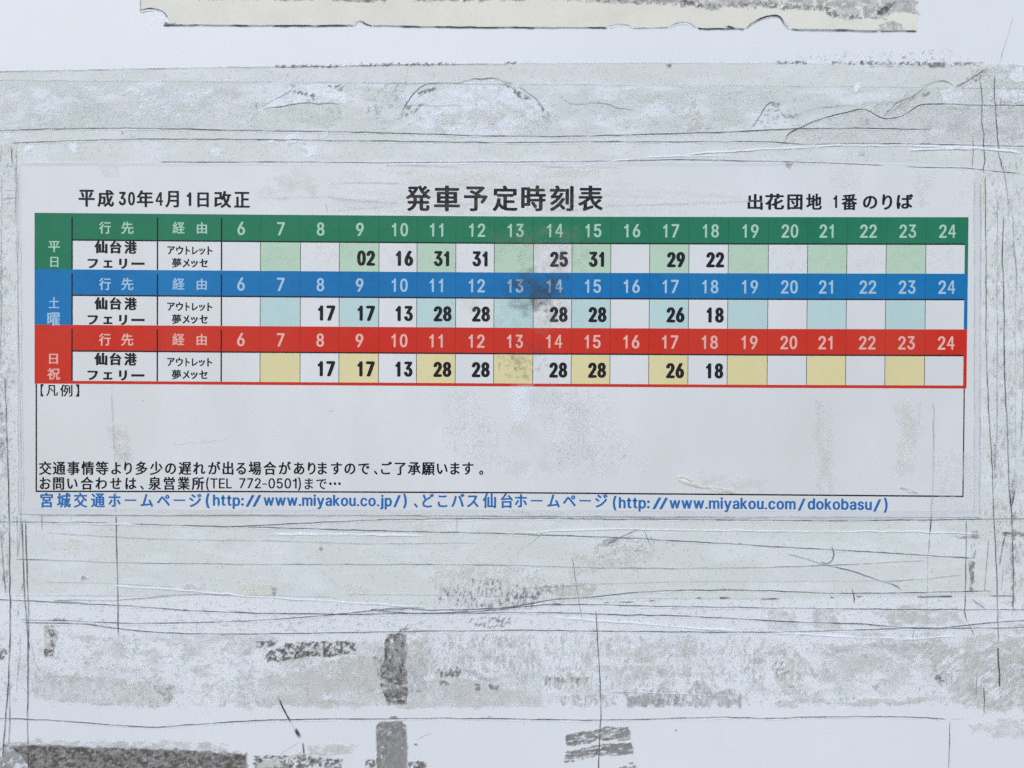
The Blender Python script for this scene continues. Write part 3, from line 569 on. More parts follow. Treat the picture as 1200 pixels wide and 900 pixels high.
residue('peppered grey dirt down the tape left of the timetable', [
    ([(-30, 290), (10, 290), (14, 420), (12, 560), (-30, 560)], M_MG, K(density=.32, sc=(2.4, 6), strength=.7, soft=3, ragged=4)),
    ([(-2, 480), (6, 485), (8, 530), (0, 540)], M_GR, K(density=.4, sc=(2.2, 4), strength=.8, soft=1.5, ragged=1.5)),
    ([(-10, 600), (8, 600), (14, 690), (-10, 690)], M_GR, K(density=.2, sc=(2.2, 5), strength=.7, soft=2, ragged=2))], d=.14)
residue('peppered grey dirt down the tape right of the timetable', [
    ([(1160, 210), (1200, 210), (1260, 400), (1260, 600), (1160, 600)], M_MG, K(density=.2, sc=(3, 9), strength=.5, soft=4, ragged=4)),
    ([(1150, 203), (1154, 203), (1156, 248), (1150, 248)], M_YEL, K(density=.8, sc=(3, 6), strength=.9, soft=1.5, ragged=1)),
    ([(1164, 520), (1168, 520), (1168, 560), (1164, 560)], M_GR, K(density=.5, sc=(2, 4), strength=.8, soft=1, ragged=1)),
    ([(1183, 560), (1190, 562), (1188, 590), (1183, 600)], M_GR, K(density=.5, sc=(2, 5), strength=.8, soft=1.5, ragged=1.5))], d=.14)

# ---------------------------------------------------------------- cuts and scratches in the old layers: (points, width, strength)
CUTS = [
 ([(-60, 85), (0, 84), (100, 82), (210, 80), (320, 78.5), (400, 77.5), (480, 75.8), (600, 75)], .9, .5), ([(600, 74.5), (800, 74), (1090, 75)], .7, .25),
 ([(-60, 93), (0, 94), (150, 95), (330, 96), (450, 97), (630, 99), (800, 100), (1000, 101.5), (1260, 105)], .8, .3),
 ([(-60, 154), (0, 153), (60, 151), (150, 150), (300, 153), (430, 155), (560, 159), (650, 160), (740, 158), (870, 154), (930, 151), (1000, 150), (1095, 152)], 1.1, .85),
 ([(10, 168), (80, 165), (150, 163), (250, 163), (400, 164.5), (500, 166), (600, 167), (700, 166), (900, 166), (940, 169), (1000, 168), (1100, 169), (1260, 173)], 1.0, .7),
 ([(185, 190), (260, 190), (370, 190), (450, 191), (540, 190), (610, 190), (700, 189), (790, 187), (900, 189), (960, 191), (1010, 193), (1060, 196), (1130, 197), (1200, 204)], 1.0, .7),
 ([(300, 119), (299.5, 124), (303, 129)], 1.6, .9), ([(303, 127), (320, 117), (340, 107), (346, 99)], .8, .45), ([(305, 128), (330, 124), (355, 121), (400, 122)], .9, .6),
 ([(470, 131), (478, 117), (488, 106), (500, 98), (512, 98), (525, 96), (533, 97), (538, 98), (550, 94), (565, 92), (582, 91), (592, 96), (605, 98)], 1.1, .6),
 ([(465, 123), (500, 123), (540, 124), (545, 125)], .8, .4), ([(425, 97), (480, 98), (600, 99)], .7, .3),
 ([(604, 98), (614, 106), (626, 114), (632, 121), (638, 128)], 1.0, .7), ([(655, 112), (665, 120), (672, 123), (690, 121), (700, 119), (712, 121), (722, 127), (745, 130)], .9, .45), ([(695, 121), (697, 132), (701, 145)], .7, .3), ([(784, 131), (795, 132)], 1, .4),
 ([(878, 152), (886, 143), (892, 133), (895, 126), (902, 119), (911, 119)], 1.1, .55), ([(911, 128), (918, 137), (924, 139), (935, 133)], 1, .45), ([(935, 133), (960, 127), (985, 124), (1010, 125)], .8, .4),
 ([(921, 168), (920, 160), (926, 154), (938, 150), (950, 143), (970, 137), (990, 132), (1010, 127), (1020, 131), (1032, 139), (1050, 138.5), (1060, 135), (1078, 122), (1110, 122), (1150, 123.5), (1260, 123)], 1.3, .85),
 ([(1035, 138), (1042, 128), (1052, 119), (1064, 114), (1078, 106), (1084, 100)], 1, .5), ([(1040, 138), (1050, 126), (1062, 119), (1076, 112)], .8, .4), ([(1075, 101), (1090, 97), (1108, 94), (1114, 99), (1120, 102)], 1.1, .6),
 ([(1117, 102), (1128, 99), (1136, 93), (1145, 88), (1152, 84), (1158, 80)], 1.5, .85), ([(960, 124), (975, 126), (990, 124)], .7, .3),
 ([(1186, 18), (1183, 35), (1178, 52), (1172, 70), (1167, 85)], .8, .45), ([(1167, 85), (1165, 100), (1166, 130), (1167, 150), (1168, 167), (1172, 185), (1176, 203)], 1.3, .75), ([(1148, 88), (1150, 110), (1151, 140), (1153, 175), (1153, 205)], 1.2, .75), ([(1140, 160), (1140, 178), (1139, 200)], 1.1, .6), ([(1173, 110), (1172, 130)], .9, .5),
 ([(1100, 104), (1106, 127), (1150, 128)], .6, .3), ([(1150, 150), (1195, 175)], .6, .25),
 # right side uprights
 ([(1154, 203), (1155, 300), (1155, 400), (1158, 480), (1162, 540), (1164, 600), (1167, 660), (1169, 720), (1170, 756)], 1.2, .8), ([(1169, 756), (1169, 775), (1171, 785), (1171, 807)], 2.2, .85),
 ([(1173, 185), (1177, 205), (1180, 225), (1182, 250)], 1, .5), ([(1169, 225), (1168, 330), (1169, 450), (1168, 520)], .7, .45), ([(1176, 250), (1174, 300), (1176, 340), (1177, 450), (1180, 500), (1182, 570), (1185, 600), (1187, 660), (1187, 715)], 1.5, .75), ([(1186, 245), (1188, 290), (1191, 320), (1191, 345)], 1.2, .55), ([(1200, 395), (1197, 500), (1194, 530)], 1, .35), ([(1190, 568), (1186, 590), (1183, 600)], 1.4, .6), ([(1189, 320), (1190, 450), (1189, 560)], .6, .35), ([(1168, 400), (1167, 520), (1165, 560)], .8, .35),
 ([(1091, 600), (1090, 620), (1089, 630)], 1.5, .7), ([(1089, 628), (1088, 650)], 1.1, .6), ([(1087, 650), (1086, 700), (1086, 740)], .7, .3), ([(1132, 607), (1132, 640), (1131, 680), (1130, 715), (1133, 730)], 1.3, .75), ([(1133, 728), (1138, 737), (1143, 747)], 1.1, .65), ([(1148, 600), (1148, 607)], .9, .5),
 ([(1159, 628), (1156, 660), (1153, 696)], .9, .5), ([(1177, 628), (1174, 645), (1171, 662)], 2.0, .6), ([(1175, 660), (1173, 695)], .9, .4), ([(1136, 700), (1146, 707), (1157, 715)], 1.5, .6), ([(1138, 702), (1150, 712)], .8, .4), ([(1152, 803), (1153, 820), (1152, 840)], 1.2, .75), ([(1145, 782), (1144, 800), (1143, 820)], 1, .5), ([(1148, 745), (1147, 765)], .9, .35), ([(1069, 752), (1070, 740), (1073, 736)], 1.2, .5),
 # left side uprights
 ([(2, 168), (1, 180), (0, 195)], 1, .55), ([(14, 168), (14, 180), (15, 195)], 1.2, .7), ([(19, 168), (20, 200), (19, 240)], .7, .5), ([(19, 188), (19, 250), (21, 330), (23, 420), (25, 500), (25, 600), (21, 655)], .8, .45), ([(0, 195), (19, 194)], .9, .6), ([(0, 223), (19, 222)], .9, .5), ([(0, 233), (22, 231)], .9, .55), ([(2, 239), (22, 236.5)], .7, .45),
 ([(2, 200), (2, 300), (1, 430)], .8, .4), ([(6, 440), (8, 500), (10, 560), (11, 620), (12, 700), (12, 750), (10, 800), (6, 850), (3, 890)], 1.2, .75), ([(20, 600), (21, 640), (20, 656)], 1, .55), ([(25.5, 604), (27, 640), (28, 680), (30, 710), (32, 740), (35, 765)], 1.5, .7), ([(30, 604), (31, 640), (32, 680), (34, 720), (33, 760), (33, 820), (32, 840), (34, 900), (35, 930)], 1.2, .75), ([(25, 738), (23, 770), (19, 810), (20, 815)], 1, .45), ([(11, 800), (12, 850), (10, 875)], 1.2, .5), ([(0, 615), (3, 650), (6, 690), (8, 700)], 1.3, .55), ([(22, 695), (26, 690), (27, 680)], 1.2, .6), ([(18, 712), (23, 716), (20, 722), (16, 720)], .9, .5), ([(36, 745), (40, 775), (50, 790)], .9, .35),
 ([(49, 600), (49, 625)], 1, .6), ([(83, 601), (83, 612)], .8, .45), ([(136, 601), (137, 640), (138, 700), (139, 748)], 1.1, .8),
 # lower long cuts
 ([(-60, 610), (0, 611), (100, 612), (200, 615), (300, 617.5), (420, 621), (500, 623), (560, 624), (620, 626), (680, 628), (740, 630), (800, 634), (860, 637), (920, 641), (1000, 645), (1060, 649), (1140, 654)], 1.1, .9),
 ([(255, 617), (300, 615.5), (370, 612), (450, 608.5), (600, 607), (700, 608), (800, 608.5), (900, 609.5), (1000, 610), (1090, 609), (1260, 606.5)], 1.0, .8),
 ([(50, 623.5), (100, 627), (150, 630), (200, 632), (300, 633), (430, 637), (560, 636)], .8, .4), ([(15, 655), (60, 656), (140, 659), (300, 661), (500, 661), (600, 662), (700, 665), (790, 666), (900, 664.5), (1000, 661), (1086, 656)], .9, .55),
 ([(50, 682), (130, 683), (210, 688)], .8, .3), ([(0, 697), (140, 698), (240, 696), (300, 697), (400, 700)], .7, .35), ([(400, 696), (500, 697), (600, 698)], .7, .35), ([(600, 690), (700, 684), (800, 681), (900, 681), (1060, 680)], .7, .3), ([(1040, 681), (1086, 678), (1130, 673)], .8, .4),
 ([(-60, 699), (0, 702), (60, 705), (140, 709), (220, 715), (300, 718), (400, 719.5), (500, 718.5), (560, 716), (600, 713)], 1.2, .85), ([(540, 715), (600, 711), (650, 702), (700, 699), (740, 694), (790, 691.5), (860, 691), (900, 692), (980, 695), (1080, 694), (1165, 692)], 1.1, .8),
 ([(60, 703), (140, 703), (200, 698), (235, 696), (260, 697), (300, 698)], 1, .5), ([(20, 725.5), (80, 727), (140, 730), (200, 730), (260, 728), (300, 727), (340, 724), (390, 720), (440, 715), (480, 714)], 1.0, .7),
 ([(25, 729), (100, 731), (130, 735), (170, 740), (220, 742), (300, 742.5), (400, 741), (520, 739), (600, 738), (700, 739), (800, 740), (900, 740.5), (1000, 738), (1060, 736), (1130, 736), (1260, 734)], 1.1, .8),
 ([(440, 716), (500, 719), (560, 718), (600, 717), (660, 718), (720, 720), (790, 721), (850, 724), (900, 727), (950, 729), (1000, 730), (1050, 734), (1080, 736), (1110, 735), (1150, 730), (1260, 723)], 1.2, .85),
 ([(430, 714), (470, 712), (500, 715), (540, 714), (600, 712), (640, 708), (700, 708), (760, 710), (830, 711), (900, 712), (1000, 713), (1100, 714), (1260, 714)], 1.0, .75), ([(60, 703), (100, 707), (104, 709), (112, 707)], .9, .5), ([(440, 716), (460, 712), (500, 712)], 1.6, .5), ([(204, 728), (212, 726), (217, 726), (218, 729)], .9, .6), ([(212, 715), (218, 713.5), (222, 715.5)], 1.8, .7), ([(95, 730), (118, 733)], 1.5, .5),
 ([(920, 648), (940, 653), (960, 660), (1000, 669), (1020, 676), (1035, 681.5), (1046, 684), (1058, 692)], 1.0, .65), ([(974, 639), (977, 648), (975, 656), (971, 660), (966, 660), (960, 657)], 1.7, .55), ([(1014, 672), (1012, 678)], 1.4, .7), ([(998, 688), (1000, 696), (1001, 706)], 1.9, .75), ([(1034, 681), (1060, 680)], 1.1, .5),
 ([(640, 700), (690, 701), (780, 701), (900, 701)], .7, .3), ([(815, 701), (822, 700)], 2.2, .8), ([(841, 700), (856, 700.5)], 2.3, .8), ([(890, 701.5), (913, 701.5)], 1.7, .8), ([(790, 700.5), (793, 700.5)], 1.8, .8), ([(971, 699.5), (978, 699.5)], 1.9, .75), ([(1002, 698.5), (1011, 698.5)], 1.7, .7), ([(1028, 699), (1034, 699)], 1.4, .6), ([(1072, 699.5), (1095, 698.5), (1118, 698)], 2.2, .75), ([(1158, 698), (1190, 698)], 1.6, .75), ([(722, 705), (745, 705)], 1.5, .6), ([(756, 703.5), (772, 703)], 1.5, .5), ([(644, 708), (660, 707)], 1.8, .75), ([(705, 706), (716, 705)], 2, .8), ([(925, 700.5), (930, 701)], 1.5, .6),
 ([(640, 620), (625, 634), (600, 650)], .8, .3), ([(670, 650), (673, 672), (676, 690), (680, 715), (683, 728)], 1.2, .6), ([(698, 712), (699.5, 740), (702, 780), (704, 820), (704, 842), (702, 870), (701, 930)], 1.2, .85), ([(754, 618), (758, 630), (763, 640)], 1.5, .6), ([(708, 639), (718, 633), (733, 626), (746, 621), (754, 619)], 1.0, .5), ([(535, 601), (536, 612), (534, 624)], 1.3, .5), ([(493, 720), (494, 732)], .9, .45), ([(786, 666), (788, 668)], 2, .7), ([(823, 617), (825, 618)], 1.5, .6), ([(864, 636), (870, 637)], 1.7, .6),
 # sagging line at the bottom
 ([(-60, 840), (0, 841), (60, 843.5), (120, 848), (180, 852), (220, 849), (260, 846.5), (300, 843.5), (380, 842), (450, 842), (520, 841), (600, 842), (690, 843.5), (760, 842), (850, 840), (900, 841.5), (960, 839.5), (1020, 839), (1080, 840), (1112, 842.5)], 1.2, .95), ([(1112, 842.5), (1135, 842)], .7, .35), ([(1113, 842), (1112, 870), (1110, 930)], 1.0, .8),
 ([(327, 818), (331, 828), (336, 838), (341, 846)], 2.6, .75), ([(341, 846), (345, 853)], 1.4, .6), ([(345, 852), (350, 860), (353, 864)], 5.0, .85), ([(355, 868), (356, 885)], 2.2, .6), ([(326, 884), (340, 876), (352, 868)], 1.4, .3), ([(571, 838), (576, 839)], 2.2, .6), ([(790, 855), (794, 855)], 2.4, .8), ([(612, 847), (616, 847)], 1.2, .6), ([(484, 872), (490, 871)], 2.2, .7), ([(486, 868), (495, 862), (506, 858)], .9, .4), ([(194, 848), (199, 848)], 1.4, .6), ([(553, 835), (556, 837)], 1.2, .5), ([(617, 827), (623, 827)], 1.4, .8), ([(700, 828), (712, 828)], .8, .5),
 ([(70, 62), (72, 63)], 1, .4), ([(470, 62), (472, 63)], 1, .5), ([(29, 84), (37, 80)], .8, .35), ([(143, 152), (144, 158)], 1.6, .7), ([(373, 153), (374, 165)], 1, .45), ([(981, 87), (983, 88)], 1.8, .6), ([(814, 116), (816, 118)], 2, .7), ([(816, 132), (818, 133)], 2.2, .85), ([(828, 142), (831, 143)], 1.8, .7),
]
_ci = [0]
def _seed_i():
    _ci[0] += 1; return _ci[0]
for pts, wd, st in CUTS:
    big = wd >= 1.6
    if abs(pts[-1][0] - pts[0][0]) > 250 and st >= .7:     # highlight along the lifted lip of the cut film, painted in white
        ribbon('film_highlight', [(x, y + 1.7) for x, y in pts], M_WHT, .30 + .0004 * _seed_i(), .6, .28, board, taper=20, breaks=.8, jit=.3)
    ribbon('cut', pts, M_BLK if big else M_LINE, .32 + .0005 * _seed_i(), wd * .54, min(1, st * 1.3), board, taper=3 if big else 8, breaks=.25, jit=1.0 if (pts[0][1] < 150 and abs(pts[-1][0] - pts[0][0]) < 400 and len(pts) > 3) else .3)
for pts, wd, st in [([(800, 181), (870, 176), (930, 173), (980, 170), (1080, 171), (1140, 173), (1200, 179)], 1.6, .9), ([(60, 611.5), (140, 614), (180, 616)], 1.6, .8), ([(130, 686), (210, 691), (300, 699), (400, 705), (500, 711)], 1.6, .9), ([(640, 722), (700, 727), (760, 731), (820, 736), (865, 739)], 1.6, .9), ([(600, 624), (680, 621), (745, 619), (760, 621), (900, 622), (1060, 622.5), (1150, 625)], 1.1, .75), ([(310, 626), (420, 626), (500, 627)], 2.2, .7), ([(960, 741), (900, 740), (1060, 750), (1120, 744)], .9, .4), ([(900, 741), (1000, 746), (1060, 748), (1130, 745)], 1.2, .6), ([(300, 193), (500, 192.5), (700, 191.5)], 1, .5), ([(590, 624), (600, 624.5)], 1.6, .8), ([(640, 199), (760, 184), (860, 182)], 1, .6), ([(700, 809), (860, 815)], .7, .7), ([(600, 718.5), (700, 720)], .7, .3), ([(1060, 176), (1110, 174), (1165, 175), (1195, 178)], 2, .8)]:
    ribbon('film_highlight', pts, M_WHT, .305 + .0004 * _seed_i(), wd * .7, st, board, taper=20, breaks=.5, jit=.6)  # bright highlights on folds and film edges, painted as white ribbons

# ---------------------------------------------------------------- the timetable sheet
def wx(x, y): return x - np.clip((np.asarray(x, float) - 41) / 1093, 0, 1.1) * np.clip((np.asarray(y, float) - 255) / 325, -.3, 1.2) * 4.0
_wX = [41, 300, 600, 900, 1135]
_w0 = [0, 2.2, 4.4, 5.0, 5.2]; _w1 = [0, 1.6, 3.4, 5.0, 5.8]; _w2 = [0, .3, 1.6, 4.0, 6.0]
def wy(x, y):
    a = np.interp(x, _wX, _w0); b = np.interp(x, _wX, _w1); c = np.interp(x, _wX, _w2)
    t = np.clip((np.asarray(y, float) - 250) / 190, 0, 1); u = np.clip((np.asarray(y, float) - 445) / 130, 0, 1)
    return y + (a * (1 - t) + b * t) * (1 - u) + c * u
sheet = empty('timetable_sheet', 585, 604, 'laminated paper bus timetable with green, blue and red header bars and Japanese text', 'timetable')
def warp_pts(pts, d):
    p = np.array(pts, float); a = wx(p[:, 0], p[:, 1]); b = wy(p[:, 0], p[:, 1])
    return np.stack([(a - 600) * U, np.full(len(a), -d * .001), CZ + (450 - b) * U], 1).tolist()
# clear laminate with the paper inside it
def outline(x0, y0, x1, y1, n=24):
    top = [(x0 + (x1 - x0) * i / n, y0) for i in range(n)]; bot = [(x1 - (x1 - x0) * i / n, y1) for i in range(n)]
    return top + bot
random.seed(4)
lam = [(20.5, 191)] + [(x, 190.5 + 1.2 * math.sin(x / 130)) for x in range(80, 1100, 60)] + [(1148, 198), (1148.5, 300), (1148, 450), (1148, 606)] + [(x, 602.5 + (x / 1148) * 4 + .5 * math.sin(x / 90)) for x in range(1090, 60, -60)] + [(21, 602), (21, 400)]
slab('laminate', lam, .03, .30, M_FILM, sheet)
# paper as a fine grid so that it carries a slight swell
pap = [(26, 196)] + [(x, 195 + .8 * math.sin(x / 100)) for x in range(80, 1100, 60)] + [(1141, 201), (1141, 450), (1140, 598)] + [(x, 597 + (x / 1148) * 2.5) for x in range(1080, 60, -60)] + [(26, 596), (26, 400)]
slab('paper', pap, .301, .34, M_PAPER, sheet)

def quad(name, x0, y0, x1, y1, m, d, parent, step=20, d0=None):
    n = max(1, int(abs(x1 - x0) / step))
    V = []
    for i in range(n + 1):
        x = x0 + (x1 - x0) * i / n
        V += warp_pts([(x, y0), (x, y1)], d)
    F = [[2 * i + 1, 2 * i + 3, 2 * i + 2, 2 * i] for i in range(n)]
    return mesh_obj(name, V, F, m, parent)

# glyph outlines taken from Blender's own built-in font
_gc = {}
import os
try:                        # the plain sans that ships inside Blender; the built-in face if it is missing
    SANS = bpy.data.fonts.load(os.path.join(bpy.utils.resource_path('LOCAL'), 'datafiles', 'fonts', 'Inter.woff2'))
except Exception:
    SANS = None
_one = (np.array([(.185, 0), (.275, 0), (.275, .70), (.20, .70), (.185, .66), (.12, .60), (.0, .555), (.0, .475), (.10, .505), (.185, .555)]), [list(range(10))])
_kay = (np.array([(0, 0), (.085, 0), (.085, .19), (.155, .26), (.34, 0), (.45, 0), (.215, .32), (.43, .53), (.32, .53), (.085, .30), (.085, .73), (0, .73)]), [list(range(12))])
def glyph(ch, off=0.0):
    if ch not in _gc and ch in '1k':       # drawn here: a flagged one without a foot, a plain k
        V, F = _one if ch == '1' else _kay
        f = glyph('2')[0][:, 1].max() / .70 if ch == '1' else glyph('h')[0][:, 1].max() / .73
        _gc[ch] = (V * f, F)
    k = ch
    if k in _gc: return _gc[k]
    c = bpy.data.curves.new('g', 'FONT'); c.body = ch; c.size = 1; c.dimensions = '2D'; c.fill_mode = 'BOTH'; c.resolution_u = 3
    if ch == '4': c.body = chr(ord(ch) + 0xFEE0)
    elif SANS and ord(ch) < 128: c.font = SANS
    o = bpy.data.objects.new('g', c); COL.objects.link(o)
    dg = bpy.context.evaluated_depsgraph_get()
    me = bpy.data.meshes.new_from_object(o.evaluated_get(dg))
    V = np.array([v.co[:2] for v in me.vertices]) if len(me.vertices) else np.zeros((0, 2))
    F = [list(p.vertices) for p in me.polygons]
    bpy.data.objects.remove(o); bpy.data.curves.remove(c); bpy.data.meshes.remove(me)
    _gc[k] = (V, F); return _gc[k]
def em_of(w, e): return w / max(e, .05)
def put(name, glyphs, m, d, parent):
    """glyphs: (char, x0, y0, x1, y1, offset): the outline is fitted to its box"""
    V = []; F = []
    for ch, x0, y0, x1, y1, off in glyphs:
        gv, gf = glyph(ch, off)
        if not len(gv): continue
        mn = gv.min(0); mx = gv.max(0)
        X = x0 + (gv[:, 0] - mn[0]) / (mx[0] - mn[0]) * (x1 - x0)
        Y = y1 - (gv[:, 1] - mn[1]) / (mx[1] - mn[1]) * (y1 - y0)
        # stroke weight: the outline printed several times, a hair apart
        kx = off * em_of(x1 - x0, mx[0] - mn[0]); ky = kx * .55
        sh = [(0, 0)] if off < .003 else [(0, 0), (-kx, 0), (kx, 0), (0, -ky), (0, ky)] + ([(-kx * .7, -ky * .7), (kx * .7, ky * .7), (-kx * .7, ky * .7), (kx * .7, -ky * .7)] if off > .02 else [])
        sx = max(.1, 1 - 2 * kx / (x1 - x0)); sy = max(.1, 1 - 2 * ky / max(.1, y1 - y0)); mx_, my_ = (x0 + x1) / 2, (y0 + y1) / 2
        X = mx_ + (X - mx_) * sx; Y = my_ + (Y - my_) * sy
        for q, (ax, ay) in enumerate(sh):
            b = len(V); V += warp_pts(list(zip(X + ax, Y + ay)), d + q * .0012); F += [[b + i for i in f] for f in gf]
    return mesh_obj(name, V, F, m, parent)
def line(chars, centres, cy, size, off=.012, kx=.94):
    """glyphs at their natural place in an em box of the given size, centred at each x"""
    out = []
    for ch, cx in zip(chars, centres):
        gv, _ = glyph(ch, off); mn = gv.min(0); mx = gv.max(0)
        if ord(ch) < 256: raise ValueError
        ex = size * (kx if ord(ch) > 0x3100 else kx * .98)
        hw = (mx[0] - mn[0]) * ex / 2
        out.append((ch, cx - hw, cy - (mx[1] - .38) * size, cx + hw, cy - (mn[1] - .38) * size, off))
    return out
def run(txt, x0, x1, base, xh, off=.03, gap=.07):
    """latin text set on a baseline, scaled in x to run exactly from x0 to x1; xh = cap height"""
    items = []; x = 0
    for ch in txt:
        if ch == ' ': x += .28; continue
        gv, _ = glyph(ch, off); mn = gv.min(0); mx = gv.max(0)
        mn = mn - np.array([off, 0]); mx = mx + np.array([off, 0])
        items.append((ch, x, mn, mx)); x += (mx[0] - mn[0]) + gap
    tot = x - gap; s = (x1 - x0) / tot; v = xh / glyph('T')[0][:, 1].max()
    return [(ch, x0 + p * s, base - mx[1] * v, x0 + (p + mx[0] - mn[0]) * s, base - mn[1] * v, off) for ch, p, mn, mx in items]
def unw(x, y):             # where on the flat sheet a point measured in the picture lies
    x = float(x); y = float(y); yy = y
    for _ in range(4): yy = y - (float(wy(x, yy)) - yy)
    xx = x + (x - float(wx(x, yy)))
    return xx, yy

BANDS = [('green', 249.5, 281, 315.5), ('blue', 315.5, 345.7, 380.5), ('red', 380.5, 411, 446)]
COLX = [260, 305.5, 352.5, 398, 444.5, 489, 534.5, 579.5, 625.5, 670.5, 716, 761.5, 807.5, 853.5, 900.5, 946.5, 992.5, 1038.5, 1085, 1130.5]
NCX = [283, 329.5, 376, 422, 468.5, 513, 559, 604, 650, 695, 740.5, 786, 832.5, 879, 925.5, 970, 1017.5, 1063.5, 1110]
MINS = {'green': {9: '02', 10: '16', 11: '31', 12: '31', 14: '25', 15: '31', 17: '29', 18: '22'},
        'blue': {8: '17', 9: '17', 10: '13', 11: '28', 12: '28', 14: '28', 15: '28', 17: '26', 18: '18'},
        'red': {8: '17', 9: '17', 10: '13', 11: '28', 12: '28', 14: '28', 15: '28', 17: '26', 18: '18'}}
# widths of digits relative to full digit width
DW = {'1': .62}
def digits(txt, x0, x1, y0, y1, off, g=.16):
    n = len(txt); W = x1 - x0; cell = W / (n - (g * 0)); out = []
    for i, c in enumerate(txt):
        a = x0 + i * cell; b = a + cell * (1 - g)
        a += g * cell * .5; b += g * cell * .5
        if c == '1': a, b = a + cell * .08, b - cell * .30
        out.append((c, a, y0, b, y1, off))
    return out
DL, DP, DT = .35, .36, .37        # print sits on the paper, fine line by fine line
DAYS = {'green': ('平日', [(57, 282.5, 71, 295.5), (59.5, 301, 69, 313)]), 'blue': ('土曜', [(57.5, 348, 70, 361), (56, 366, 71, 381.5)]), 'red': ('日祝', [(58, 414.5, 68.5, 426.5), (56, 431, 71, 445)])}
for bi, (cn, y0, yl, y1) in enumerate(BANDS):
    o3 = .002 * bi
    bar = quad('header_bar', 41, y0, 1134.5, yl, INK[cn], DL + o3, sheet)
    props(bar, '%s bar with the hours 6 to 24' % cn)
    blk = quad('day_block', 41, yl, 85, y1 + (3.5 if cn == 'red' else 0), INK[cn], DL + o3, sheet)
    chs, bx = DAYS[cn]
    put('day_name', [(c, b[0], b[1], b[2], b[3], .022) for c, b in zip(chs, bx)], KO[cn], DT, blk)
    quad('side_border', 1130.5, yl, 1134.5, y1 + (3.5 if cn == 'red' else 0), INK[cn], DL + o3, sheet)
    if cn == 'red': quad('bottom_border', 85, 446, 1130.5, 449.5, INK[cn], DL + o3, sheet)
    oy = y0 - 249.5
    put('column_heading', [('行', 116.5, 259 + oy, 130.5, 273.5 + oy, .024), ('先', 142.5, 259 + oy, 157, 273.5 + oy, .024), ('経', 202.5, 258.5 + oy, 217, 272.5 + oy, .024), ('由', 231, 259 + oy, 243, 272.5 + oy, .024)], KO[cn], DT, bar)
    cy = (y0 + yl) / 2 + .6
    for h in range(6, 25):
        cx = NCX[h - 6]
        t = str(h); hw = 10.7 if len(t) == 2 else 5.4
        put('hour_number', digits(t, cx - hw, cx + hw, cy - 7.8, cy + 7.9, .022), KO[cn], DT, bar)
        if h % 2 == 1 and h > 6:
            i = h - 6
            c = quad('tinted_cell', COLX[i], yl + .9, COLX[i + 1], y1, TINT[cn], DL, sheet)
        if h in MINS[cn]:
            xr = COLX[h - 5] - 4.2
            c2 = (yl + y1) / 2 + 1.4
            put('minute_number', digits(MINS[cn][h], xr - 21.8, xr, c2 - 9, c2 + 9, .046, g=.05), M_INK, DT, sheet)
    put('destination', [('仙', 111, 281.7 + oy, 126.5, 296.5 + oy, .05), ('台', 129, 281.7 + oy, 143, 296.5 + oy, .05), ('港', 146, 281.7 + oy, 161, 296.7 + oy, .05),
        ('フ', 103, 303 + oy, 115.5, 314 + oy, .05), ('ェ', 121.5, 304.5 + oy, 132.5, 313.3 + oy, .05), ('リ', 140, 302.2 + oy, 149.5, 314.3 + oy, .05), ('ー', 154.5, 306.7 + oy, 170, 309.6 + oy, .02)], M_INK, DT, sheet)
    put('via', [('ア', 196.5, 287.5 + oy, 205.5, 297 + oy, .040), ('ウ', 206.8, 287 + oy, 215.3, 297.2 + oy, .040), ('ト', 218, 287.3 + oy, 223, 297.2 + oy, .040), ('レ', 225.5, 287.8 + oy, 232.5, 296.8 + oy, .040), ('ッ', 233.5, 289.5 + oy, 241, 297 + oy, .040), ('ト', 243.5, 287.3 + oy, 249.5, 297.2 + oy, .040),
        ('夢', 202, 301.2 + oy, 213, 312.5 + oy, .032), ('メ', 214.3, 302 + oy, 223, 312 + oy, .040), ('ッ', 224, 304 + oy, 232.5, 312 + oy, .040), ('セ', 234, 301.8 + oy, 244, 311.8 + oy, .040)], M_INK, DT, sheet)
    quad('rule_line', 85, yl - .8, 1130.5, yl + .9, M_INK, DP, sheet)
    for x in (85, 185, 260):
        quad('rule_line', x - .85, y0 + 4.5, x + .85, y1 - .2, M_INK, DP + .001, sheet)
    for x in COLX[1:-1]:
        quad('cell_line', x - .35, yl + 1, x + .35, y1, M_INK if cn != 'red' else M_INK, DP + .001, sheet)
        quad('cell_line', x - .25, y0 + 2, x + .25, yl - 1, INK_D[cn], DP + .002, sheet)
